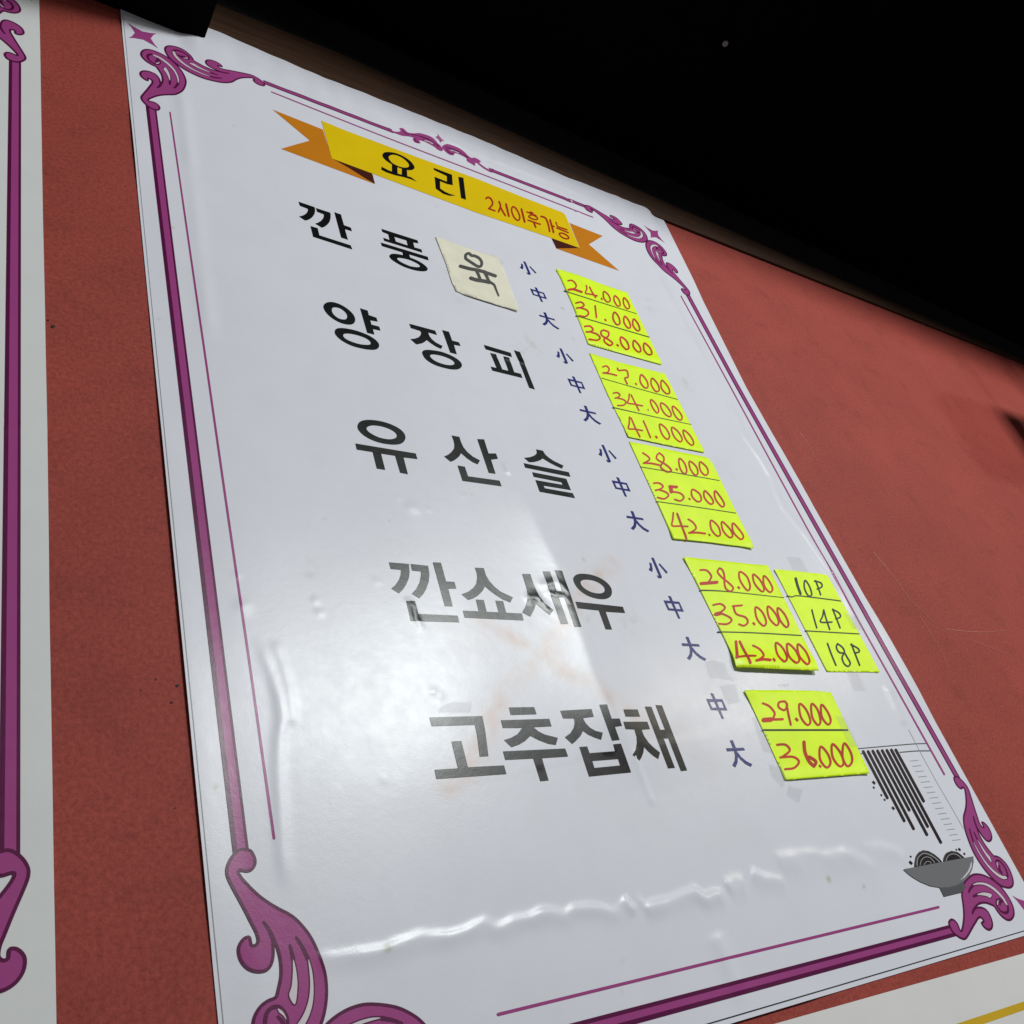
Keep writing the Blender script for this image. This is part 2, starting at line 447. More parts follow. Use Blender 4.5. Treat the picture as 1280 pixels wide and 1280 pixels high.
dents = [(px([q])[0], a, s_) for q, a, s_ in [((515, 636), .0013, .0045), ((497, 624), .0006, .0020), ((534, 638), .0006, .0020), ((418, 604), .0006, .0025),
        ((303, 760), .0012, .0040), ((293, 720), .0006, .0022), ((394, 752), .0007, .0020), ((399, 767), .0008, .0022), ((470, 728), .0005, .0020), ((478, 976), .0005, .0018),
        ((630, 592), .0006, .0016), ((577, 622), .0004, .0018), ((540, 866), .0009, .0030), ((550, 872), .0006, .0020), ((862, 745), .0004, .0014), ((878, 760), .0003, .0014), ((236, 841), .0005, .0016), ((235, 770), .0004, .0016)]]
def hmain(x, z):
    x = np.asarray(x, float); z = np.asarray(z, float)
    xu, zu = x / D, (z - CAMZ) / D
    h = np.full(x.shape, 0.0011)
    h += 0.00040 * vnoise(x, z, 0.13, 1) + 0.00012 * vnoise(x, z, 0.052, 2) + 0.000015 * vnoise(x, z, 0.017, 3)
    # cross-creases of a sheet that has been rolled: gentle vertical waves
    h += 0.00035 * np.sin(x * 46 + 2.0 * np.sin(z * 5.0)) * sstep(0.2, 0.6, zu) * (1 - sstep(1.1, 1.6, zu))
    # top edge lies over the wooden trim
    up = sstep(1.905, 1.990, zu) * sstep(0.445, 0.492, xu)
    h += 0.0036 * up + up * 0.00018 * np.sin(x * 210 + 3 * vnoise(x, z, 0.06, 5)) + up * 0.0003 * vnoise(x, z, 0.02, 6)
    for line, A, s in BR_:
        d, al, sd = pdist(x, z, line)
        s2 = np.where(sd > 0, s * 0.65, s * 1.4)
        h += A * np.exp(-(d / s2) ** 2) * ends(al, 0.08) * (0.8 + 0.35 * vnoise(x, z, 0.011, 9))
    for line, A, s in SR_:
        d, al, sd = pdist(x, z, line)
        h += A * np.exp(-(d / s) ** 2) * ends(al, 0.12) * (0.85 + 0.3 * vnoise(x, z, 0.03, 4))
    d, al, sd = pdist(x, z, crease)
    sdist = d * np.where(sd == 0, 1, sd)      # negative on the right-hand side going down
    w = sstep(0.0, 0.35, al) * (1 - sstep(0.80, 1.0, al))
    rd = np.sqrt(sdist ** 2 + 0.0030 ** 2) - 0.0030
    h += w * 0.0028 * np.exp(-rd / np.where(sdist < 0, 0.030, 0.060))      # left flank steeper
    for q, A, s in dents:
        rr = (x - q[0]) ** 2 + (z - q[1]) ** 2
        h += 0.28 * A * np.exp(-rr / (s * s)) * (1 + 0.4 * vnoise(x, z, s * 0.8, 8))
    h += 0.00018 * vnoise(x, z, 0.006, 12) * np.exp(-((x - CR[0]) ** 2 + (z - CR[1]) ** 2) / 0.012 ** 2)
    edge = np.minimum(np.minimum(x - .338 * D, 1.79 * D - x), z - CAMZ - .04 * D)
    k_ = sstep(0.0, 0.02, edge)
    return np.maximum((0.0006 + 0.0011 * np.clip(vnoise(x, z, 0.10, 60) + 0.3, 0, 1)) * (1 - k_) + h * k_, 0.0005)
CR = px([(688, 752)])[0]
hside = lambda x, z: 0.0010 + 0.0006 * vnoise(x, z, 0.12, 21) + 0.0003 * vnoise(x, z, 0.04, 22) + 0.0003 * np.exp(-((np.asarray(z) - (CAMZ + 0.86 * D) - 0.1 * (np.asarray(x))) / 0.004) ** 2)
hlow = lambda x, z: 0.0010 + 0.0005 * vnoise(x, z, 0.12, 31)

def sheet(name, parent, xl, xr, zb, zt, surf, nx, nz, mat, stains=None):
    """grid sheet; xl,xr functions of z-unit, zb,zt functions of x-unit (wall units)"""
    u = np.linspace(0, 1, nx + 1); v = np.linspace(0, 1, nz + 1)
    uu, vv = np.meshgrid(u, v)
    zu = zb(0.5) + vv * (zt(1.0) - zb(0.5)); xu = xl(zu) + uu * (xr(zu) - xl(zu))
    zu = zb(xu) + vv * (zt(xu) - zb(xu))
    x = (xu * D).ravel(); z = (zu * D + CAMZ).ravel(); s = surf(x, z)
    n = len(x)
    V = np.stack([x, -s, z], 1)
    idx = np.arange(n).reshape(nz + 1, nx + 1)
    F_ = np.stack([idx[:-1, :-1], idx[:-1, 1:], idx[1:, 1:], idx[1:, :-1]], -1).reshape(-1, 4)
    # turned edge: a thin rim back from the boundary
    ring = np.concatenate([idx[0, :], idx[1:, -1], idx[-1, -2::-1], idx[-2:0:-1, 0]])
    back = V[ring] + np.array([0, 0.00035, 0])
    m_ = len(ring); V2 = np.concatenate([V, V[ring], back]); ri = n + np.arange(m_); bi = ri + m_
    F2 = np.stack([ri, bi, np.roll(bi, -1), np.roll(ri, -1)], -1)
    me = bpy.data.meshes.new(name); me.from_pydata(local(parent, V2).tolist(), [], np.concatenate([F_, F2]).tolist())
    me.materials.append(mat)
    sm = np.ones(len(F_) + m_, bool); sm[len(F_):] = False
    me.polygons.foreach_set("use_smooth", sm)
    if stains:
        for k_, fn in stains.items():
            a = me.attributes.new(k_, 'FLOAT', 'POINT')
            val = np.concatenate([fn(x, z), np.zeros(2 * m_)]); a.data.foreach_set("value", val.astype(np.float32))
    me.update()
    return link(name, me, parent)

# ---------------------------------------------------------------- frame ornaments (one arm, used at every corner)
q2 = W(1150, 1060, 130)
FC = dict(TL=(.378, 1.942), TR=(1.742, 1.905), BL=(.379, .078), BR=(1.778, .077))
def ab(pts):
    u = toU(px(pts)); return np.stack([FC['BR'][0] - u[:, 0], u[:, 1] - FC['BR'][1]], 1)
arm_out = ab(q2((358, 915), (375, 887), (400, 880), (435, 900), (465, 940), (488, 1000), (504, 1022), (520, 1003), (533, 940), (542, 850), (540, 760),
    (530, 670), (520, 600), (520, 530), (540, 445), (580, 385), (640, 335), (700, 322), (770, 332), (850, 365), (930, 420), (1000, 482), (1060, 560), (1110, 640),
    (1145, 720), (1158, 790), (1150, 840), (1125, 875), (1090, 885), (1050, 870), (1000, 830), (955, 775), (915, 715), (870, 692), (810, 672), (750, 675), (705, 700),
    (680, 735), (700, 735), (750, 732), (800, 750), (840, 790), (875, 860), (892, 930), (885, 980), (860, 1003), (830, 1000), (790, 970), (765, 935), (763, 918),
    (785, 905), (775, 875), (745, 850), (715, 865), (690, 905), (650, 970), (600, 1060), (570, 1105), (540, 1118), (500, 1105), (460, 1080), (420, 1045), (385, 1000), (365, 950)))
slit1 = ab(q2((652, 455), (690, 430), (760, 424), (830, 440), (900, 480), (970, 540), (1030, 610), (1070, 680), (1078, 703), (1056, 690), (1016, 628), (956, 562), (886, 503), (815, 463), (750, 448), (700, 450)))
slit2 = ab(q2((705, 575), (740, 555), (800, 548), (880, 570), (865, 612), (820, 592), (760, 580)))
slit3 = ab(q2((952, 700), (948, 665), (958, 643), (968, 640), (962, 660), (962, 690)))
spurs = [ab(q2((652, 458), (620, 500), (600, 545))), ab(q2((705, 575), (680, 585), (657, 597))), ab(q2((682, 735), (660, 765), (645, 805))),
         ab(q2((1078, 703), (1086, 760), (1070, 793), (1040, 797), (1000, 780), (965, 740), (943, 692), (943, 655), (962, 630), (990, 632))),
         ab(q2((1010, 650), (988, 668), (984, 700)))]
arm_fill = smooth(arm_out, True, 3)
WO = 0.0034
def arm_layers(f):
    T = lambda sh: (f(sh[0]), [f(h) for h in sh[1]])
    fill = [T((arm_fill, []))]
    dk = [T(stroke(arm_out, WO, closed=True)), T(stroke(slit1, WO * 0.9, closed=True)), T(stroke(slit2, WO * 0.9, closed=True)), T(stroke(slit3, WO * 0.7, closed=True))]
    dk += [T(stroke(s, WO * 1.5, w2=WO)) for s in spurs]
    wh = [T((smooth(slit1), [])), T((smooth(slit2), [])), T((smooth(slit3), []))]
    return fill, dk, wh
def ornament(name, parent, corner, dirh, dirv, surf, off=(0, 0)):
    c = np.array(FC[corner]) + np.array(off)
    eh, ev = np.array(dirh, float), np.array(dirv, float)
    fh = lambda q: U(c + np.outer(np.asarray(q)[:, 0], eh) + np.outer(np.asarray(q)[:, 1], ev))
    fv = lambda q: U(c + np.outer(np.asarray(q)[:, 0], ev) + np.outer(np.asarray(q)[:, 1], eh))
    A = arm_layers(fh); B = arm_layers(fv)
    # four-pointed star on the corner
    s = 0.030; st = []
    for i in range(4):
        a0 = i * math.pi / 2 + math.pi / 4
        p0 = np.array([math.cos(a0), math.sin(a0)]) * s * 1.30; a1 = a0 + math.pi / 4; p1 = np.array([math.cos(a1), math.sin(a1)]) * s * 0.50
        st += [p0, p0 * .62 + p1 * .28, p1, ]
        a2 = a0 + math.pi / 2; p2 = np.array([math.cos(a2), math.sin(a2)]) * s * 1.30
        st += [p2 * .62 + p1 * .28]
    star = U(c + np.array(st))
    return flat(name, [(A[0] + B[0], purple, .00024), (A[1] + B[1], dpurple, .00030), (A[2] + B[2], pwhite, .00036), ([(star, [])], purple, .00016)], surf, parent)
def unit(a, b_): d = np.array(b_) - np.array(a); return d / np.linalg.norm(d)
def bar(name, parent, a, b_, w, surf, dark_sides=(0.26, 0.16), off=(0, 0)):
    """thick frame bar between two points in wall units; dark bands on its two sides"""
    a = np.array(a, float) + off; b_ = np.array(b_, float) + off
    d = b_ - a; d /= np.linalg.norm(d); n = np.array([-d[1], d[0]])
    if np.isscalar(w): w = (w, w)
    def quad(s0, s1): return (U([a + n * w[0] * s0, b_ + n * w[1] * s0, b_ + n * w[1] * s1, a + n * w[0] * s1]), [])
    l, r_ = dark_sides
    return flat(name, [([quad(-.5, .5)], purple, .00012), ([quad(.5 - l, .5), quad(-.5, -.5 + r_)], dpurple, .00020)], surf, parent)
def pline(name, parent, pts, w, mat, surf, lift=.00012):
    q = stroke(pts, w[0] if isinstance(w, tuple) else w, sm=False, w2=w[1] if isinstance(w, tuple) else None)
    return flat(name, [([(px(q[0]), [])], mat, lift)], surf, parent)
def uline(name, parent, a, b_, w, mat, surf, lift=.00012):
    q = stroke([a, b_], w, sm=False)
    return flat(name, [([(U(q[0]), [])], mat, lift)], surf, parent)

# ---------------------------------------------------------------- the menu poster
poster = empty("menu_poster", (1.07 * D, -0.0016, 0.04 * D + CAMZ))
tag(poster, "laminated white menu sheet titled 요리 with purple scrollwork frame and five dish names", "poster")
interp = lambda xs, ys: (lambda q: np.interp(q, xs, ys))
def smear(x, z):
    v = np.zeros(np.shape(x))
    for line, w, a in [([(600, 775), (640, 800), (685, 830), (730, 855), (774, 885), (800, 905)], .0065, .75), ([(702, 785), (690, 806), (669, 822), (640, 858), (617, 892), (585, 960), (558, 985)], .0075, .75),
                       ([(764, 708), (742, 724), (728, 742), (712, 768)], .0065, .6), ([(560, 800), (620, 790), (660, 780)], .012, .16), ([(850, 920), (880, 950)], .012, .14)]:
        d, al, _ = pdist(x, z, px(line))
        v = np.maximum(v, a * np.exp(-(d / w) ** 2) * (0.55 + 0.45 * vnoise(x, z, .008, 40)) * (0.7 + .3 * vnoise(x, z, .03, 41)))
    return np.clip(v, 0, 1)
gr = [((662, 432), .010, .22), ((648, 438), .006, .18), ((902, 587), .009, .20), ((915, 600), .006, .18), ((860, 488), .007, .20), ((855, 478), .005, .2), ((808, 378), .006, .22), ((812, 388), .005, .2),
      ((785, 780), .010, .20), ((385, 717), .005, .22), ((386, 705), .004, .15), ((575, 380), .008, .14), ((640, 390), .010, .10), ((735, 780), .008, .15), ((560, 345), .006, .12), ((830, 395), .01, .08)]
specks = [((527, 348), 1.2, .9), ((526, 397), .0, 0), ((715, 403), .0, 0), ((702, 387), .0018, .7), ((545, 260), .0012, .5), ((726, 703), .0013, .8), ((482, 1186), .0018, 1), ((484, 1184), .0014, .9), ((1034, 1100), .0018, 1), ((1078, 1109), .0013, .8), ((776, 1201), .0010, .5), ((269, 984), .0012, .8),
          ((715, 425), .0012, .6), ((214, 286), .0012, .8), ((198, 400), .0012, .4), ((406, 650), .0010, .5), ((775, 1240), .001, .4), ((486, 652), .0012, .4), ((440, 862), .001, .5), ((731, 779), .001, .5), ((588, 620), .001, .4), ((292, 158), .0012, .4)]
def grime(x, z):
    v = np.zeros(np.shape(x)) + 0.03 * np.clip(vnoise(x, z, .05, 50) + vnoise(x, z, .02, 51), 0, 1)
    for q, s, a in gr:
        c = px([q])[0]; v += a * np.exp(-((x - c[0]) ** 2 + (z - c[1]) ** 2) / s ** 2) * np.clip(0.5 + 1.1 * vnoise(x, z, .005, 52), 0, 1.4)
    for q, s, a in specks:
        if 0 < s < 0.1:
            c = px([q])[0]; v = np.maximum(v, a * np.exp(-((x - c[0]) ** 2 + (z - c[1]) ** 2) / s ** 2))
    return np.clip(v, 0, 1)
sheet("sheet", poster, lambda z: np.full(np.shape(z), .338) if np.ndim(z) else .338, interp([0.04, .512, 1.347, 2.0], [1.807, 1.804, 1.779, 1.816]),
      lambda x: np.full(np.shape(x), .0405) if np.ndim(x) else .0405,
      interp([.33, .4880, .4925, .60, .769, 1.2, 1.447, 1.82], [2.0035, 2.0020, 2.056, 2.046, 2.034, 2.028, 2.008, 2.007]), hmain, 340, 470, white, {"smear": smear, "grime": grime})
S_ = hmain
for cn, dh, dv in (("TL", unit(FC['TL'], FC['TR']), unit((.378, 1.942), (.379, .078))), ("TR", unit(FC['TR'], FC['TL']), unit((1.742, 1.905), (1.748, 1.35))),
                   ("BL", (1, 0), (0, 1)), ("BR", (-1, 0), (0, 1))):
    ornament("corner_ornament", poster, cn, dh, dv, S_)
AE = 0.240
bar("frame_bar", poster, (.3775, 1.716), (.380, .320), (.0190, .0178), S_, (.16, .30))
bar("frame_bar", poster, (.379 + AE, .078), (1.778 - AE, .0765), .0180, S_, (.26, .30))
tb_ = lambda p_: toU(px([p_]))[0]
bar("frame_bar", poster, tb_((330, 101.5)), tb_((491, 163.2)), .0165, S_, (.20, .20))
bar("frame_bar", poster, tb_((612, 211.5)), tb_((741, 261.3)), .0160, S_, (.20, .20))
rb = [tb_((859.5, 368)), tb_((919, 478)), tb_((1134, 860)), tb_((1198, 974))]
q = np.array(rb)
def poly_bar(name, pts, w, parent, surf):
    pts = np.array(pts)
    def band(s0, s1):
        return (U([(a + w * s0, c) for a, c in pts] + [(a + w * s1, c) for a, c in pts[::-1]]), [])
    flat(name, [([band(-.5, .5)], purple, .00012), ([band(-.5, -.3), band(.32, .5)], dpurple, .0002)], surf, parent)
zz = np.linspace(rb[0][1], rb[-1][1], 24)
poly_bar("frame_bar", [(np.interp(z_, [c for a, c in rb][::-1], [a for a, c in rb][::-1]), z_) for z_ in zz], .0175, poster, S_)
pline("thin_line", poster, [(212.6, 140.4), (232, 275), (253, 420), (283, 630), (313.6, 840), (342.6, 1047.7)], (1.9, 3.6), purple, S_)
pline("thin_line", poster, smooth([(851.3, 370), (915, 487), (1010, 662), (1109, 840), (1180.4, 968)], False), (1.3, 2.3), purple, S_)
pline("thin_line", poster, smooth([(339.4, 114.8), (470, 166.8), (608.5, 220), (741, 271.5)], False), (1.4, 1.3), purple, S_)
pline("thin_line", poster, [(623, 1268), (900, 1200), (1173, 1134)], (4.4, 3.4), purple, S_)
uline("hairline", poster, (.3432, 1.995), (.3432, .047), .0010, lgrey, S_)
uline("hairline", poster, (.345, .0475), (1.80, .0475), .0016, hair, S_)
# middle ornament of the top bar
q5 = W(470, 130, 180)
cm = [P(*smooth(q5((85, 205), (120, 205), (140, 225), (150, 242), (190, 240), (225, 230), (213, 205), (235, 198), (262, 212), (285, 240), (320, 248), (380, 245), (440, 258), (500, 285), (545, 320), (575, 355), (590, 380),
        (600, 355), (640, 345), (700, 365), (760, 395), (810, 430), (850, 470), (880, 462), (920, 480), (938, 505), (915, 520), (935, 545), (975, 575), (1020, 590), (1035, 570), (1065, 590), (1080, 610), (1040, 608), (1010, 602),
        (960, 570), (920, 530), (885, 520), (882, 548), (850, 530), (810, 505), (805, 478), (760, 450), (710, 430), (690, 452), (650, 445), (615, 415), (600, 395), (590, 415), (555, 405), (520, 375), (480, 350), (430, 325), (385, 320), (398, 345), (355, 342), (330, 315),
        (335, 295), (290, 282), (240, 278), (190, 262), (140, 245), (100, 230))))]
cm += [stroke(q5((120, 228), (160, 244), (250, 262)), 2.4), stroke(q5((905, 515), (960, 562), (1010, 590), (1060, 602)), 2.4)]
cd = [stroke(q5((320, 262), (400, 270), (470, 295), (530, 335), (560, 375)), 1.3), stroke(q5((420, 310), (480, 330), (520, 355)), 1.1), stroke(q5((620, 365), (690, 385), (760, 420), (820, 470)), 1.3), stroke(q5((630, 390), (650, 425), (690, 440)), 1.1),
      stroke(q5((345, 300), (360, 330), (385, 335)), 1.2), stroke(q5((240, 225), (270, 255), (300, 265)), 1.0)]
cw = [stroke(q5((440, 315), (480, 326), (508, 345)), 1.2), stroke(q5((672, 402), (705, 406), (735, 424)), 1.6)]
cs = [P(*q5((550, 262), (560, 285), (580, 300), (612, 322), (590, 320), (582, 332), (560, 308), (528, 288), (548, 285)))]
toM = lambda shapes: [(px(o), [px(h) for h in hs]) for o, hs in shapes]
flat("top_ornament", [(toM(cm + cs), purple, .00016), (toM(cd), dpurple, .00024), (toM(cw), pwhite, .00032)], S_, poster, 2.0)

# title ribbon
q3, q4 = W(340, 100, 220), W(540, 140, 220)
ribbon_y = q3((360, 295)) + [(433, 163.5), (465, 175.4), (530, 199.5), (595, 223), (650, 245)] + q4((945, 728), (968, 745), (1075, 990), (870, 917)) + [(650, 284), (595, 265.4), (530, 241), (465, 216.6)] + q3((435, 570))
tail_l = q3((5, 215), (370, 360), (437, 572), (735, 690), (745, 755), (65, 500), (275, 440))
fold_l = q3((445, 574), (728, 680), (750, 755), (690, 722), (560, 640))
tail_r = [(711.9, 278.6), (753.5, 294.9), (736.2, 305.4), (774.2, 338.6), (695.5, 310.7), (690, 297)] + [(724.8, 309.5)]
fold_r = q4((868, 916), (1075, 990), (905, 992))
rib = flat("title_ribbon", [(toM([P(*tail_l), P(*tail_r)]), orange, .00014), (toM([P(*fold_l), P(*fold_r)]), brownfold, .00020), (toM([P(*ribbon_y)]), yellow, .00026)], S_, poster)
q6 = W(465, 160, 130)
title = [(smooth(q6((128, 345), (145, 305), (200, 295), (290, 308), (390, 350), (470, 405), (515, 460), (522, 495), (490, 517), (430, 517), (340, 492), (245, 447), (170, 398))),
          [smooth(q6((205, 365), (225, 337), (280, 331), (360, 360), (430, 415), (455, 455), (440, 483), (380, 485), (310, 463), (240, 420)))]),
         P(*q6((245, 440), (312, 468), (316, 565), (245, 540))), P(*q6((368, 480), (430, 508), (435, 600), (366, 578))),
         P(*q6((118, 475), (200, 518), (300, 556), (400, 583), (480, 605), (555, 662), (480, 632), (400, 607), (280, 580), (180, 546), (113, 512))),
         P(*q6((755, 488), (985, 575), (995, 705), (925, 690), (838, 655), (840, 745), (900, 785), (960, 812), (1030, 830), (960, 836), (880, 812), (785, 748), (770, 600), (922, 660), (920, 592), (765, 518))),
         P(*q6((1062, 600), (1125, 612), (1158, 885), (1095, 862)))]
flat("title_lettering", [(toM(title), ink, .00034)], S_, rib if False else poster, 2.0)
q7 = W(600, 220, 130); w7 = 2.2
sub = [stroke(q7((75, 278), (95, 262), (128, 275), (152, 315), (150, 355), (108, 402)), w7), stroke(q7((108, 400), (185, 430)), 1.9),
       stroke(q7((235, 315), (252, 370), (228, 440)), w7), stroke(q7((250, 380), (280, 435), (312, 487)), w7), stroke(q7((320, 345), (355, 495)), 2.5),
       stroke(q7((390, 405), (405, 378), (440, 398), (475, 455), (490, 510), (478, 542), (450, 540), (415, 500), (393, 445)), 2.0, closed=True), stroke(q7((510, 408), (550, 565)), 2.5),
       stroke(q7((618, 442), (650, 455)), 1.8), stroke(q7((578, 442), (690, 488)), 1.8), stroke(q7((600, 495), (640, 478), (690, 500), (710, 527), (680, 537), (622, 517)), 1.8, closed=True),
       stroke(q7((590, 543), (742, 595)), 1.9), stroke(q7((662, 572), (685, 630)), 2.2),
       stroke(q7((752, 497), (805, 517), (838, 590), (857, 682)), w7), stroke(q7((862, 540), (905, 692)), 2.3), stroke(q7((880, 612), (912, 622)), 2.0),
       stroke(q7((935, 570), (953, 622), (1070, 662)), 1.8, sm=False), stroke(q7((945, 640), (1087, 697)), 1.8), stroke(q7((975, 708), (1020, 705), (1075, 735), (1092, 767), (1055, 772), (1000, 748)), 1.9, closed=True)]
flat("hours_lettering", [(toM(sub), redtext, .00034)], S_, poster, 2.0)

# dish names, traced glyph by glyph
def G(w, *shapes):
    out_ = []
    for s in shapes:
        if isinstance(s, tuple): out_.append((smooth(w(*s[0])), [smooth(w(*s[1]))]))
        elif isinstance(s[0], list): out_.append((w(*s[0]), [w(*h) for h in s[1:]]))
        else: out_.append((w(*s), []))
    return out_
letters = []
letters += [G(W(365, 240, 80), [(130, 192), (450, 300), (462, 330), (462, 400), (440, 460), (400, 510), (350, 545), (300, 563), (262, 568), (140, 488), (200, 475), (260, 448), (300, 410), (322, 365), (315, 335), (160, 275)],
  [(478, 318), (765, 412), (775, 450), (772, 530), (750, 600), (710, 650), (660, 690), (600, 713), (462, 630), (520, 612), (580, 575), (620, 530), (640, 480), (635, 445), (505, 395)],
  [(848, 402), (980, 448), (1040, 660), (1180, 712), (1200, 785), (1060, 742), (1120, 955), (985, 910)], [(370, 680), (515, 722), (550, 865), (1175, 1065), (1208, 1148), (425, 895)])]
letters += [G(W(470, 280, 80), [[(108, 95), (830, 325), (850, 385), (745, 368), (770, 465), (910, 508), (928, 572), (165, 335), (145, 272), (272, 318), (245, 205), (130, 158)], [(368, 255), (610, 328), (635, 428), (400, 350)]],
  [(95, 368), (1035, 655), (1055, 728), (120, 440)], [(530, 565), (662, 600), (690, 690), (545, 640)],
  ([(268, 645), (300, 602), (390, 595), (540, 622), (690, 672), (830, 730), (940, 795), (1010, 855), (1035, 900), (1010, 935), (940, 945), (830, 935), (690, 900), (540, 845), (410, 775), (310, 705)],
   [(425, 695), (450, 676), (520, 682), (640, 708), (760, 755), (850, 805), (880, 840), (860, 860), (790, 860), (680, 840), (560, 790), (470, 740)]))]
letters += [G(W(400, 370, 80), ([(68, 215), (95, 155), (160, 123), (250, 120), (370, 152), (500, 220), (610, 305), (680, 390), (705, 465), (690, 530), (640, 565), (560, 570), (440, 545), (310, 485), (190, 400), (105, 305)],
   [(238, 275), (255, 235), (310, 225), (390, 242), (470, 290), (530, 355), (545, 415), (520, 460), (460, 468), (380, 448), (300, 395), (250, 330)]),
  [(802, 242), (955, 290), (978, 380), (1130, 432), (1155, 512), (1008, 485), (1030, 570), (1185, 610), (1212, 692), (1060, 660), (1090, 770), (945, 735)],
  ([(295, 725), (315, 665), (385, 640), (500, 645), (650, 672), (800, 715), (950, 775), (1080, 850), (1160, 925), (1185, 990), (1160, 1045), (1090, 1073), (970, 1070), (820, 1045), (670, 1005), (530, 945), (410, 870), (325, 790)],
   [(465, 790), (490, 755), (570, 750), (690, 768), (820, 805), (930, 850), (1000, 905), (1015, 945), (990, 972), (900, 975), (790, 960), (670, 925), (560, 880), (490, 835)]))]
letters += [G(W(505, 395, 80), [(105, 152), (625, 292), (660, 378), (485, 328), (510, 400), (560, 465), (640, 530), (775, 600), (740, 657), (640, 610), (540, 545), (455, 480), (420, 515), (360, 545), (290, 560), (245, 565), (130, 462), (220, 450), (290, 425), (330, 385), (345, 340), (330, 300), (140, 240)],
  [(765, 280), (900, 315), (965, 490), (1100, 525), (1135, 600), (1000, 575), (1058, 765), (925, 730)],
  ([(365, 740), (390, 690), (470, 675), (590, 685), (740, 712), (890, 765), (1020, 830), (1120, 905), (1160, 980), (1130, 1040), (1060, 1068), (940, 1065), (800, 1035), (650, 990), (520, 925), (420, 845)],
   [(522, 800), (550, 770), (640, 772), (750, 795), (860, 832), (950, 875), (1005, 925), (1000, 965), (940, 982), (850, 975), (750, 950), (650, 910), (570, 860)]))]
letters += [G(W(600, 415, 80), [(78, 255), (615, 415), (642, 500), (112, 345)], [(215, 690), (820, 835), (852, 920), (248, 772)], [(205, 415), (320, 445), (450, 750), (340, 735)], [(465, 485), (585, 515), (690, 815), (575, 790)],
  [(678, 362), (800, 398), (885, 600), (960, 800), (1100, 1150), (985, 1115), (880, 840), (800, 630)])]
letters += [G(W(435, 515, 100), ([(152, 230), (180, 165), (250, 132), (370, 125), (520, 145), (660, 185), (790, 245), (880, 315), (918, 385), (910, 450), (860, 500), (770, 520), (650, 515), (510, 490), (370, 440), (250, 370), (175, 295)],
   [(298, 260), (330, 228), (400, 213), (500, 222), (610, 250), (710, 295), (770, 345), (780, 390), (750, 420), (680, 435), (590, 428), (490, 402), (390, 355), (320, 305)]),
  [(118, 502), (1085, 662), (1112, 752), (890, 725), (960, 995), (835, 970), (755, 700), (530, 665), (597, 925), (462, 905), (395, 640), (142, 600)])]
letters += [G(W(545, 530, 100), [(250, 182), (375, 205), (400, 285), (440, 370), (500, 445), (590, 520), (705, 582), (668, 645), (590, 610), (500, 550), (402, 465), (375, 515), (330, 555), (285, 585), (235, 603), (130, 518), (195, 490), (250, 445), (290, 390), (295, 330), (280, 260)],
  [(660, 240), (770, 245), (842, 470), (960, 470), (992, 555), (882, 570), (955, 795), (845, 780)], [(345, 662), (462, 682), (515, 835), (1020, 905), (1052, 995), (425, 908)])]
letters += [G(W(640, 550, 90), [(428, 165), (550, 190), (590, 255), (650, 310), (740, 370), (915, 455), (890, 510), (790, 465), (680, 410), (600, 360), (545, 328), (510, 355), (460, 375), (390, 392), (305, 395), (215, 318), (320, 305), (390, 280), (435, 245), (442, 210)],
  [(205, 412), (1010, 572), (1040, 655), (235, 492)], [(358, 572), (965, 690), (1048, 892), (560, 812), (585, 858), (1080, 945), (1122, 1035), (490, 920), (415, 712), (900, 797), (880, 752), (385, 655)])]
letters += [G(W(480, 695, 100), [(80, 100), (400, 125), (412, 250), (400, 350), (360, 450), (310, 530), (245, 597), (118, 520), (190, 455), (245, 370), (270, 290), (272, 220), (108, 205)],
  [(425, 125), (708, 155), (728, 290), (718, 410), (680, 520), (630, 610), (568, 675), (445, 600), (520, 520), (570, 420), (590, 320), (592, 245), (450, 232)],
  [(782, 100), (912, 105), (995, 405), (1128, 412), (1158, 522), (1030, 520), (1102, 805), (975, 800)], [(358, 715), (500, 718), (550, 925), (1180, 952), (1205, 1060), (430, 1035)])]
letters += [G(W(565, 695, 100), [(368, 185), (510, 192), (545, 310), (600, 400), (680, 490), (780, 570), (978, 660), (935, 742), (820, 695), (700, 620), (600, 545), (530, 485), (490, 560), (420, 630), (350, 675), (262, 702), (155, 610), (260, 570), (340, 510), (390, 440), (405, 340), (395, 265)],
  [(175, 872), (1120, 918), (1148, 1030), (205, 985)], [(382, 695), (510, 702), (560, 910), (435, 910)], [(695, 712), (820, 720), (872, 925), (752, 920)])]
letters += [G(W(640, 695, 100), [(165, 285), (295, 285), (350, 450), (430, 630), (530, 760), (665, 860), (610, 940), (500, 850), (390, 760), (350, 870), (295, 970), (165, 900), (220, 800), (250, 700), (250, 600), (235, 510), (200, 400)],
  [(495, 242), (612, 242), (905, 1080), (790, 1085)], [(690, 222), (800, 235), (1112, 1135), (1008, 1130)], [(705, 555), (850, 555), (880, 660), (745, 650)])]
letters += [G(W(700, 705, 100), ([(212, 250), (235, 190), (300, 160), (400, 158), (520, 178), (640, 225), (740, 290), (810, 370), (830, 445), (815, 510), (760, 550), (680, 563), (570, 550), (450, 510), (340, 440), (255, 350)],
   [(330, 290), (360, 258), (430, 250), (530, 265), (620, 300), (690, 355), (715, 405), (700, 450), (650, 470), (580, 468), (490, 445), (400, 395), (345, 340)]),
  [(245, 602), (1005, 685), (1042, 785), (730, 765), (832, 1050), (730, 1045), (620, 745), (285, 708)])]
letters += [G(W(530, 870, 110), [(80, 310), (850, 290), (895, 520), (938, 875), (812, 882), (770, 550), (740, 420), (115, 438)], [(155, 1072), (495, 1050), (400, 660), (545, 652), (640, 1035), (1165, 1008), (1200, 1135), (182, 1208)])]
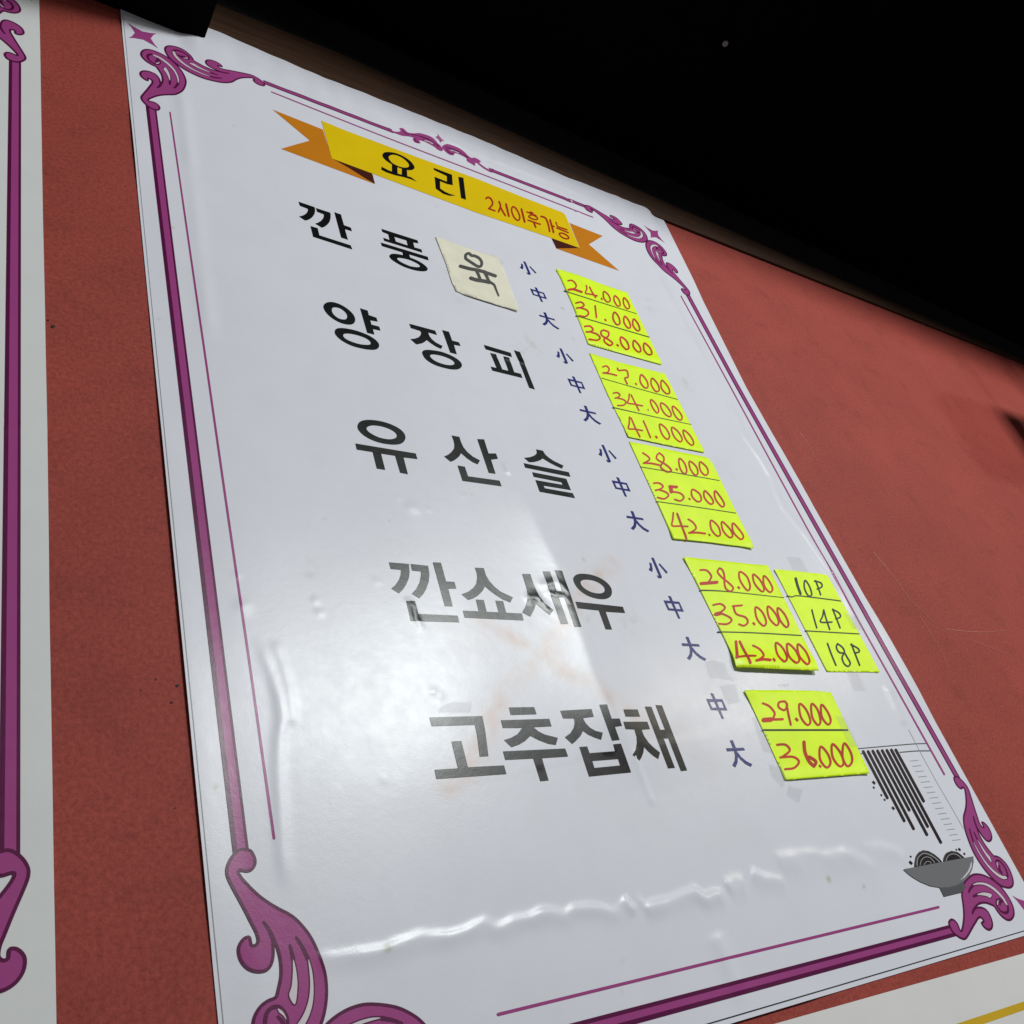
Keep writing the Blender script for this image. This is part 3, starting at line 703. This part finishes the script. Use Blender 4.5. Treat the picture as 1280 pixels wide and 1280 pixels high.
letters += [G(W(615, 870, 110), [(245, 165), (615, 160), (650, 265), (275, 275)],
  [(130, 352), (835, 330), (868, 440), (605, 455), (680, 515), (770, 560), (960, 607), (930, 712), (820, 695), (690, 645), (560, 580), (490, 650), (400, 705), (285, 745), (175, 640), (280, 605), (370, 555), (440, 465), (160, 465)],
  [(160, 805), (1065, 762), (1108, 880), (728, 905), (825, 1228), (705, 1240), (600, 910), (195, 930)])]
letters += [G(W(695, 870, 110), [(65, 212), (520, 185), (555, 298), (395, 320), (440, 400), (500, 460), (580, 505), (685, 530), (660, 635), (560, 600), (470, 560), (395, 505), (360, 580), (300, 645), (240, 698), (130, 598), (210, 540), (260, 460), (275, 390), (265, 325), (105, 325)],
  [(635, 122), (745, 118), (815, 325), (925, 328), (962, 435), (862, 445), (930, 635), (820, 648)],
  [[(342, 740), (455, 732), (490, 830), (862, 800), (835, 700), (948, 688), (1095, 1110), (482, 1172)], [(530, 945), (905, 915), (935, 1008), (560, 1045)]])]
letters += [G(W(770, 870, 100), [(118, 215), (345, 215), (385, 330), (155, 330)],
  [(118, 412), (500, 410), (545, 528), (410, 540), (450, 640), (520, 740), (600, 820), (705, 905), (678, 1010), (590, 950), (510, 880), (450, 815), (440, 900), (410, 980), (378, 1035), (268, 940), (315, 860), (335, 750), (330, 650), (295, 535), (155, 530)],
  [(460, 170), (565, 170), (945, 1150), (835, 1158)], [(632, 145), (735, 150), (1140, 1190), (1040, 1200)], [(700, 540), (790, 540), (850, 680), (760, 680)])]
for d_ in letters:
    flat("dish_letter", [(toM(d_), ink, .00018)], S_, poster)
# portion marks 小 中 大
q8, q9 = W(800, 690, 90), W(840, 780, 120)
small = [P(*q8((165, 185), (205, 200), (226, 300), (220, 355), (155, 318), (180, 265))), P(*q8((198, 100), (240, 100), (265, 150), (390, 440), (385, 465), (335, 468), (295, 415), (338, 425))), P(*q8((330, 215), (350, 200), (495, 360), (470, 385)))]
mid = [(q8((420, 858), (700, 885), (782, 1062), (500, 1035)), [q8((478, 908), (690, 922), (725, 1018), (520, 1000))]), P(*q8((498, 775), (550, 788), (720, 1185), (680, 1180)))]
big = [P(*q9((128, 255), (355, 268), (375, 300), (140, 292))), P(*q9((180, 170), (220, 172), (255, 260), (278, 340), (270, 430), (240, 482), (200, 455), (235, 400), (240, 340), (225, 280))), P(*q9((275, 310), (320, 370), (380, 420), (460, 465), (440, 492), (370, 455), (300, 390), (262, 340)))]
ctr = dict(s=(822.9, 710), m=(842.2, 758.9), b=(867.6, 811))
for kind_, lst, tpl in (('s', [(660.7, 335.6), (706.6, 445.5), (759.8, 567.3), (822.9, 710)], small), ('m', [(673, 368), (720.4, 480.7), (776.4, 608.5), (842.2, 758.9), (896, 882.4)], mid), ('b', [(687.1, 400.5), (738.4, 518.5), (797.6, 651.8), (867.6, 811), (924, 942)], big)):
    c0 = px([ctr[kind_]])[0]; t0 = toM(tpl)
    for p_ in lst:
        dlt = px([p_])[0] - c0
        flat("size_mark", [([(o + dlt, [h + dlt for h in hs]) for o, hs in t0], navy, .00018)], S_, poster, 2.0)
# noodle bowl picture
qa, qb = W(1110, 1020, 130), W(1070, 920, 150)
tops = [(78, 165), (130, 165), (180, 160), (230, 158), (280, 155), (330, 152), (378, 148), (425, 148)]
bots = [(335, 660), (515, 905), (615, 990), (568, 790), (757, 1053), (765, 965), (905, 1135), (722, 695)]
strands = [stroke(qb(a, b_), 3.6, sm=False) for a, b_ in zip(tops, bots)]
rails = [stroke(qb((20, 135), (420, 100), (620, 84), (745, 80)), 1.3), stroke(qb((45, 190), (70, 188)), 1.2), stroke(qb((470, 174), (640, 160), (785, 158)), 1.4)]
ticks = [stroke(qb((575 + 455 * i / 15, 267 + 847 * i / 15), (664 + 449 * i / 15, 259 + 845 * i / 15)), 0.75, sm=False) for i in range(16)]
def bit(w, x, y, r_): return P(*w((x - r_ * .5, y - r_ * .1), (x - r_ * .1, y - r_ * .55), (x + r_ * .5, y + r_ * .1), (x + r_ * .15, y + r_ * .55)))
bits = [bit(qb, 190, 497, 44), bit(qb, 190, 550, 28), bit(qb, 270, 630, 28), bit(qb, 305, 680, 28), bit(qb, 397, 770, 42), bit(qa, 280, 575, 56), bit(qa, 280, 500, 30), bit(qa, 842, 415, 28), bit(qa, 880, 412, 44), bit(qa, 940, 465, 34)]
mound = [P(*qa((325, 625), (328, 570), (340, 510), (370, 455), (430, 420), (500, 430), (570, 470), (630, 520), (665, 560), (665, 600), (330, 660))), P(*qa((680, 560), (685, 510), (720, 452), (780, 428), (850, 440), (900, 475), (945, 515), (940, 530), (685, 590)))]
arcs = [stroke(qa((358, 610), (368, 520), (430, 462), (500, 472), (580, 515), (635, 565)), 1.2), stroke(qa((395, 605), (412, 545), (460, 505), (520, 515), (575, 575)), 0.9), stroke(qa((442, 598), (475, 562), (515, 562), (530, 585)), 0.8), stroke(qa((715, 550), (740, 492), (800, 465), (860, 482), (900, 515)), 1.0)]
rimg = [stroke(qa((340, 600), (350, 510), (385, 455), (440, 437), (505, 447), (560, 480)), 2.2), stroke(qa((690, 540), (715, 470), (780, 443), (840, 452)), 1.8)]
bowl = [P(*qa((190, 655), (1050, 495), (1056, 560), (1040, 650), (1000, 740), (940, 800), (850, 850), (750, 878), (640, 880), (520, 860), (400, 810), (300, 750), (230, 695)))]
foot = [P(*qa((632, 872), (740, 870), (850, 845), (925, 805), (958, 880), (905, 940), (690, 992)))]
hl = [P(*qa((1020, 570), (1031, 570), (1030, 625), (998, 695), (930, 770), (920, 757), (982, 682), (1010, 620))), P(*qa((898, 772), (908, 764), (918, 772), (908, 786)))]
pic = flat("noodle_bowl_picture", [(toM(strands + bits), noodle, .00016), (toM(rails), dgrey, .00012), (toM(ticks), lgrey, .00012), (toM(mound), noodle, .00036), (toM(rimg), noodleg, .00040), (toM(arcs), lgrey, .00044),
     (toM(foot), grey2, .00049), (toM(bowl), grey1, .00054), (toM(hl), pwhite, .00060)], S_, poster, 2.5)
pline("film_edge_line", poster, qb((560, -70), (700, 200), (860, 490), (1000, 730), (1145, 985)), 0.55, lgrey, S_)

# ---------------------------------------------------------------- neighbouring sheets
OFF = .194 - 1.8065
p2 = empty("menu_poster", ((1.07 + OFF) * D, -0.0016, 0.04 * D + CAMZ))
tag(p2, "white menu sheet with purple frame beside the titled menu across the red strip", "poster")
sheet("sheet", p2, lambda z: np.full(np.shape(z), -1.25) if np.ndim(z) else -1.25, interp([0.0, .6, .9, 1.3, 2.0], [.1965, .195, .1955, .1935, .1915]), lambda x: np.full(np.shape(x), .045) if np.ndim(x) else .045,
      lambda x: np.full(np.shape(x), 1.996) if np.ndim(x) else 1.996, hside, 90, 150, film("laminated_white_clean", (0.655, 0.655, 0.650), 0.02))
FC.update(TR2=(.153, 1.945), BR2=(.158, .100), TL2=(-1.21, 1.945), BL2=(-1.21, .100))
for cn, dh, dv in (("TR2", (-1, 0), (0, -1)), ("BR2", (-1, 0), (0, 1)), ("TL2", (1, 0), (0, -1)), ("BL2", (1, 0), (0, 1))):
    ornament("corner_ornament", p2, cn, dh, dv, hside)
bar("frame_bar", p2, (.1535, 1.945 - .233), (.158, .100 + .238), .0185, hside, (.18, .26))
bar("frame_bar", p2, (-1.21, 1.695), (-1.21, .35), .0185, hside, (.18, .26))
bar("frame_bar", p2, (-.96, 1.945), (-.095, 1.945), .0185, hside); bar("frame_bar", p2, (-.96, .100), (-.09, .100), .0185, hside)

p3 = empty("menu_poster", (1.5 * D, -0.0016, -0.95 * D + CAMZ))
tag(p3, "white sheet with a golden frame line mounted below the titled menu", "poster")
sheet("sheet", p3, lambda z: np.full(np.shape(z), .86) if np.ndim(z) else .86, lambda z: np.full(np.shape(z), 2.45) if np.ndim(z) else 2.45, lambda x: np.full(np.shape(x), -.95) if np.ndim(x) else -.95,
      interp([.8, 1.063, 1.694, 2.5], [.030, .026, .016, .003]), hlow, 80, 60, film("laminated_white_low", (0.68, 0.66, 0.65), 0.02))
for a, b_ in (((.94, -.040), (2.37, -.066)), ((.94, -.040), (.94, -.87)), ((2.37, -.066), (2.37, -.87)), ((.94, -.87), (2.37, -.87))):
    uline("frame_line", p3, a, b_, .011, gold, hlow)

# ---------------------------------------------------------------- price notes
def note(name, label, corners, mat, curl, group=None, lift=.00055):
    q = px(corners); c = q.mean(0)
    e = empty(name, (c[0], -.003, q[:, 1].min()))
    tag(e, label, "note", group)
    s = lambda x, z: S_(x, z) + lift + curl(x, z)
    flat("paper", [([(q, [])], mat, 0.0)], s, e)
    ob = e.children[0] if e.children else [o for o in bpy.data.objects if o.parent == e][0]
    md = ob.modifiers.new("thickness", 'SOLIDIFY'); md.thickness = 0.00018; md.offset = -1
    return e, s
def curl_to(p_, A, r_):
    c = px([p_])[0]
    return lambda x, z: 0.6 * A * np.exp(-(((x - c[0]) ** 2 + (z - c[1]) ** 2) / r_ ** 2))
def curl_line(a, b_, A, r_):
    l = px([a, b_])
    return lambda x, z: A * np.exp(-(pdist(np.asarray(x, float), np.asarray(z, float), l)[0] / r_) ** 2)
def add(*fs): return lambda x, z: sum(f(x, z) for f in fs)
def write(e, s, shapes, mat, name="handwritten_price"):
    flat(name, [(toM(shapes), mat, .00014)], s, e, 2.0)
def num(w, digits, zeros, dots, lw):
    sh = []
    for d_ in digits:
        k = lw
        if isinstance(d_, tuple): d_, k = d_
        sh.append(stroke(w(*d_), k * 1.18))
    for z_ in zeros: sh.append(stroke(w(*z_), lw * 1.18, closed=True))
    for (x, y, r_) in dots: sh.append(bit(w, x, y, r_))
    return sh
n1, n2, n3, n4, n5 = W(680, 320, 220), W(760, 460, 130), W(740, 520, 220), W(850, 680, 260), W(860, 860, 420)

e, s = note("price_note", "yellow-green price note nearest the cream patch, topmost of the column, starting 24.000", n1((90, 92), (250, 138), (430, 208), (605, 266), (735, 530), (860, 788), (590, 712), (322, 638), (210, 360)), neon, add(curl_to((697, 338), .0012, .006), curl_line((740, 430), (826, 454), .0010, .005)))
write(e, s, num(n1, [[(175, 180), (205, 178), (232, 205), (228, 232), (180, 245)], ([(178, 246), (215, 242), (275, 262)], 2.4), [(308, 215), (312, 240), (302, 270), (340, 278), (388, 290)], [(332, 225), (350, 262), (376, 302)]],
   [[(435, 258), (468, 282), (482, 322), (460, 334), (434, 302)], [(515, 288), (545, 318), (554, 358), (532, 360), (510, 322)], [(580, 303), (610, 333), (622, 374), (602, 382), (580, 347)]], [(420, 312, 20)], 1.6), marker_red)
write(e, s, num(n1, [[(232, 342), (270, 335), (292, 358), (268, 374), (238, 378)], [(262, 376), (310, 392), (324, 418), (300, 440), (258, 434)], [(372, 362), (382, 446)]],
   [[(512, 408), (542, 440), (552, 488), (528, 498), (502, 452)], [(587, 438), (617, 470), (630, 514), (610, 522), (582, 482)], [(652, 458), (682, 490), (697, 534), (677, 542), (647, 502)]], [(447, 465, 22)], 1.8), marker_red)
write(e, s, num(n1, [[(296, 512), (335, 510), (357, 535), (335, 550), (308, 552)], [(335, 550), (385, 568), (408, 596), (382, 614), (328, 606)], [(432, 538), (468, 552), (468, 582), (440, 602), (442, 628), (478, 652), (498, 634), (470, 608), (424, 580), (414, 552), (432, 538)]],
   [[(560, 588), (602, 620), (617, 668), (592, 678), (560, 632)], [(655, 613), (692, 650), (704, 688), (682, 698), (650, 657)], [(730, 633), (772, 670), (784, 710), (757, 718), (728, 682)]], [(535, 650, 24)], 1.9), marker_red)
write(e, s, [stroke(n1((158, 252), (170, 260), (420, 340), (672, 419)), 1.5, w2=.8), stroke(n1((234, 434), (500, 512), (766, 590)), 1.2)], marker_green, "ruled_line")

e, s = note("price_note", "yellow-green price note in the 양장피 row, with a hooked 7 in its first line", [(736.7, 441.2), (775, 453), (831.3, 467), (856, 516), (880.9, 565.5), (833, 556), (785.5, 545.8), (760, 494)], neon, add(curl_to((831, 467), .0008, .006), curl_line((785, 546), (880, 565), .0007, .005)))
write(e, s, num(n1, [[(428, 806), (455, 800), (474, 822), (462, 846), (430, 850)], [(432, 850), (480, 856), (528, 868)], [(535, 815), (545, 832), (600, 832), (612, 880), (588, 888), (606, 930)]],
   [[(707, 862), (747, 905), (757, 950), (732, 957), (700, 912)], [(787, 888), (827, 930), (838, 975), (812, 983), (780, 932)], [(857, 903), (902, 950), (914, 994), (887, 998), (854, 957)]], [(670, 930, 20)], 1.7), marker_red)
write(e, s, num(n2, [[(65, 310), (110, 302), (147, 328), (128, 358), (88, 370)], [(110, 368), (190, 388), (222, 425), (188, 458), (120, 460)], [(262, 320), (258, 380), (244, 430), (330, 445), (426, 466)], [(285, 330), (330, 420), (382, 522)]],
   [[(530, 388), (582, 430), (624, 510), (607, 554), (560, 502), (528, 432)], [(655, 428), (722, 470), (778, 560), (760, 598), (700, 562), (653, 482)], [(800, 468), (872, 530), (913, 600), (892, 642), (838, 602), (798, 522)]], [(495, 515, 26)], 1.6), marker_red)
write(e, s, num(n2, [[(265, 603), (262, 680), (254, 745), (330, 752), (426, 770)], [(285, 615), (330, 720), (392, 847)], [(436, 650), (480, 750), (522, 856)]],
   [[(640, 688), (712, 740), (758, 830), (732, 878), (678, 832), (642, 750)], [(790, 728), (862, 780), (913, 870), (887, 908), (828, 862), (788, 780)], [(930, 763), (1002, 820), (1053, 910), (1032, 953), (973, 902), (933, 820)]], [(595, 850, 44)], 1.7), marker_red)
write(e, s, [stroke(n1((420, 888), (700, 968), (972, 1043)), .9), stroke(n1((508, 1101), (524, 1106), (800, 1168), (1070, 1225)), 1.5, w2=.8)], marker_green, "ruled_line")

e, s = note("price_note", "yellow-green price note in the 유산슬 row, its lower right corner curling up", n3((270, 185), (450, 220), (640, 262), (820, 296), (850, 312), (880, 352), (1020, 640), (1180, 958), (1000, 938), (860, 918), (700, 902), (592, 893), (420, 510)), neon, add(curl_to((942, 684), .0022, .010), curl_line((842, 673), (942, 684), .0010, .006)))
write(e, s, num(n3, [[(370, 268), (408, 294), (418, 318), (376, 342)], ([(376, 342), (430, 344), (488, 356)], 2.0), [(490, 268), (522, 298), (516, 336), (472, 312), (474, 284), (490, 268)], ([(515, 338), (500, 372), (545, 405), (578, 398), (556, 368), (515, 338)], 2.0)],
   [[(635, 308), (672, 340), (690, 400), (667, 418), (638, 370)], [(710, 328), (757, 365), (771, 415), (747, 428), (713, 377)], [(785, 333), (832, 370), (845, 412), (822, 430), (788, 392)]], [(617, 388, 22)], 1.8), marker_red)
write(e, s, num(n3, [[(450, 488), (490, 488), (517, 512), (495, 532), (462, 540)], [(490, 536), (540, 555), (557, 578), (525, 602), (478, 592)], ([(565, 512), (617, 516)], 3.0), ([(572, 515), (578, 550)], 4.0), [(578, 550), (640, 560), (668, 590), (645, 617), (602, 606)]],
   [[(730, 533), (782, 565), (795, 610), (767, 622), (728, 582)], [(820, 543), (867, 590), (883, 630), (857, 638), (818, 592)], [(895, 543), (942, 600), (963, 645), (942, 658), (898, 602)]], [(710, 603, 22)], 1.9), marker_red)
write(e, s, num(n3, [[(592, 703), (588, 750), (584, 797), (640, 800), (697, 803)], ([(620, 710), (650, 790), (688, 896)], 2.3), [(700, 750), (738, 776), (757, 818), (710, 850)], ([(706, 850), (760, 848), (822, 855)], 2.2)],
   [[(865, 758), (917, 800), (933, 860), (907, 872), (868, 822)], [(945, 768), (1002, 820), (1023, 870), (997, 883), (953, 832)], [(1025, 778), (1082, 840), (1101, 880), (1077, 896), (1028, 842)]], [(853, 865, 22)], 1.9), marker_red)
write(e, s, [stroke(n3((355, 370), (640, 418), (926, 469)), 1.0), stroke(n3((468, 621), (760, 662), (1046, 706)), 1.1)], marker_green, "ruled_line")

e, s = note("price_note", "yellow-green price note beside the piece-count note, its bottom edge lifted", n4((22, 80), (150, 92), (300, 108), (440, 124), (540, 132), (700, 455), (858, 778), (690, 772), (540, 764), (360, 755), (190, 415)), neon, add(curl_line((925, 833), (1024, 838), .0036, .010), curl_to((856, 698), .0014, .008)))
write(e, s, num(n4, [[(125, 160), (165, 162), (194, 200), (172, 238)], ([(130, 243), (170, 240), (228, 235)], 3.4), [(243, 148), (232, 172), (262, 208), (302, 240), (328, 270), (312, 291), (284, 275), (274, 240), (274, 198), (262, 160), (243, 148)]],
   [[(370, 170), (412, 200), (432, 260), (416, 286), (380, 242), (364, 200)], [(450, 186), (492, 220), (518, 275), (502, 291), (459, 242)], [(515, 196), (547, 225), (570, 275), (552, 296), (519, 257)]], [(362, 268, 22)], 2.0), marker_red)
write(e, s, num(n4, [[(205, 375), (250, 368), (278, 392), (250, 420)], ([(222, 432), (250, 425)], 4.2), [(250, 424), (302, 448), (318, 470), (290, 492), (240, 490)], [(325, 382), (382, 377)], [(330, 385), (347, 430), (402, 450), (418, 480), (395, 502), (364, 493)]],
   [[(465, 388), (507, 420), (531, 480), (512, 503), (473, 457)], [(540, 383), (582, 420), (608, 475), (592, 500), (548, 452)], [(600, 393), (642, 430), (668, 490), (652, 511), (613, 462)]], [(455, 490, 24)], 2.1), marker_red)
write(e, s, num(n4, [([(345, 600), (348, 650), (350, 697)], 3.0), [(350, 697), (410, 690), (462, 690)], ([(368, 600), (400, 670), (432, 732)], 2.8), [(450, 625), (490, 648), (512, 688), (475, 718)], ([(468, 718), (510, 712), (552, 716)], 2.8)],
   [[(590, 608), (632, 640), (655, 700), (637, 725), (598, 682)], [(660, 613), (707, 650), (731, 710), (712, 733), (668, 692)], [(725, 616), (772, 660), (793, 720), (777, 741), (733, 692)]], [(575, 715, 26)], 2.3), marker_red)
write(e, s, [stroke(n4((125, 285), (200, 286), (320, 295), (640, 330)), 2.0, w2=.9), stroke(n4((233, 540), (450, 546), (748, 563)), 1.5)], marker_green, "ruled_line")

e, s = note("piece_count_note", "yellow-green note with black 10P, 14P and 18P in three rows", n4((580, 155), (700, 165), (820, 178), (915, 190), (1070, 490), (1230, 788), (1060, 787), (905, 785), (740, 465)), neon, add(curl_to((1100, 840), .0012, .008), curl_to((968, 712), .0010, .006)))
write(e, s, num(n4, [([(712, 212), (725, 260), (742, 306)], 2.8), [(835, 225), (850, 265), (866, 312)], [(828, 228), (866, 238), (874, 262), (845, 277)]], [[(770, 223), (797, 260), (811, 310), (790, 318), (766, 270)]], [], 1.7), marker_black, "handwritten_count")
write(e, s, num(n4, [[(812, 405), (826, 460), (842, 516)], [(885, 405), (878, 445), (866, 480), (936, 480)], [(885, 405), (900, 460), (922, 526)], [(940, 400), (962, 455), (986, 516)], [(940, 402), (978, 423), (988, 448), (960, 461)]], [], [], 1.7), marker_black, "handwritten_count")
write(e, s, num(n4, [[(908, 612), (932, 678), (960, 746)], [(970, 613), (1002, 638), (1012, 668), (980, 666), (963, 636), (970, 613)], [(1012, 668), (998, 700), (1012, 738), (1036, 752), (1048, 732), (1030, 698), (1012, 668)], [(1055, 615), (1080, 680), (1106, 746)], [(1052, 618), (1096, 643), (1102, 664), (1075, 670)]], [], [], 1.8), marker_black, "handwritten_count")
write(e, s, [stroke(n4((660, 318), (690, 326), (722, 318), (850, 332), (990, 350)), 1.5), stroke(n4((773, 534), (930, 543), (1102, 553)), 1.5)], marker_green, "ruled_line")

e, s = note("price_note", "yellow-green price note with only two rows, 29.000 over 36.000", [(930.5, 862.8), (975, 862.5), (1020, 863.5), (1038.8, 865.5), (1062, 914), (1087, 966.6), (1035, 970.8), (982, 974.8), (957, 920)], neon, add(curl_to((1086, 967), .0012, .008), curl_to((931, 863), .0015, .008), curl_line((985, 975), (1085, 967), .0008, .005)))
write(e, s, num(n4, [[(510, 980), (550, 998), (582, 1038), (576, 1068)], ([(516, 1083), (560, 1080)], 5.0), ([(560, 1080), (632, 1078)], 2.6), [(645, 968), (610, 974), (608, 1004), (643, 1022), (660, 990), (645, 968)], [(657, 990), (668, 1050), (682, 1112)]],
   [[(735, 983), (777, 1020), (803, 1090), (782, 1113), (743, 1062)], [(810, 983), (847, 1020), (865, 1090), (847, 1113), (813, 1062)], [(870, 988), (907, 1030), (928, 1085), (910, 1111), (873, 1062)]], [(718, 1080, 28)], 2.3), marker_red)
write(e, s, num(n5, [[(340, 216), (372, 216), (388, 238), (360, 262)], [(352, 264), (400, 262), (423, 280), (405, 304), (370, 309)], ([(442, 206), (446, 245), (462, 280), (480, 298)], 3.6), ([(480, 298), (487, 280), (462, 262)], 3.4)],
   [[(505, 223), (532, 250), (543, 285), (527, 303), (503, 270)], [(550, 213), (580, 245), (593, 285), (577, 298), (551, 262)], [(595, 210), (620, 245), (625, 280), (607, 298), (589, 262)]], [(503, 298, 14)], 2.5), marker_red)
write(e, s, [stroke(n5((286, 160), (450, 160), (608, 160)), 2.2)], marker_black, "ruled_line")

qn = W(540, 290, 120)
e, s = note("correction_note", "aged cream paper patch with a brushed grey 육", qn((45, 65), (110, 75), (155, 95), (400, 185), (640, 270), (800, 305), (892, 348), (1000, 600), (1160, 1045), (900, 975), (600, 880), (320, 790), (300, 740), (265, 670), (190, 430), (100, 200)), cream, add(curl_line((585, 370), (648, 388), .0011, .006), curl_to((648, 388), .0012, .01)), lift=.0006)
yuk = [stroke(qn((450, 350), (452, 302), (495, 285), (525, 312), (570, 318), (630, 350), (662, 400), (655, 450), (612, 458), (535, 412), (475, 372)), 3.6, closed=True), stroke(qn((378, 455), (500, 488), (640, 515), (845, 585)), 4.2),
       stroke(qn((595, 520), (618, 565), (640, 622)), 3.8), stroke(qn((700, 530), (730, 590), (765, 660), (825, 700), (852, 760), (888, 850)), 4.4, w2=2.2), stroke(qn((518, 615), (600, 640), (700, 655), (760, 670)), 4.6)]
write(e, s, yuk, marker_grey, "brushed_lettering")

# ---------------------------------------------------------------- clear tape
def tape(label, pts, lift=.0009):
    q = px(pts); f_ = flat("tape_strip", [([(q, [])], tape_m, lift)], S_, None)
    tag(f_, label, "tape", "pieces of clear tape on the menu sheet")
tape("torn clear tape scrap just below the 大 of the 깐쇼새우 row", q9((455, 490), (560, 475), (705, 510), (760, 660), (860, 750), (620, 715), (510, 710)))
tape("short square tape scrap above the 中 of the 고추잡채 row", q9((640, 810), (860, 790), (915, 1035), (760, 1065)))
tape("grey tape tab hanging below the 18P note", n4((1035, 775), (1105, 780), (1150, 895), (1080, 895)), .0016)
tape("tape tab bridging the 14P note edge and purple frame", n4((1010, 425), (1090, 440), (1145, 525), (1065, 520)), .0012)
tape("narrow tape piece along the left side of the 29.000 note", n5((245, 105), (270, 115), (325, 245), (290, 240)), .0008)
tape("tape piece on the right side of the 29.000 row", n5((560, 100), (600, 110), (655, 222), (618, 222)), .0012)
tape("tape scrap under the lower left corner of the 36.000 row", n5((385, 368), (440, 383), (425, 435), (380, 405)))
tape("tape piece left of the 36.000 row", n5((310, 285), (350, 300), (372, 345), (365, 380), (318, 330)), .0008)
tape("faint tape patch above the 10P note", n4((660, 70), (745, 78), (800, 172), (705, 162)), .0012)
tape("grey tape corner at the top of the cream 육 patch", qn((790, 285), (965, 378), (958, 455), (880, 350), (800, 315)), .0016)
tape("torn tape strip above the first letter of 고추잡채", W(530, 870, 110)((215, 190), (290, 120), (430, 70), (690, 75), (710, 230), (240, 225)))
tape("small tape sliver between the 42.000 and 29.000 rows", n4((605, 855), (680, 855), (670, 876), (610, 872)))
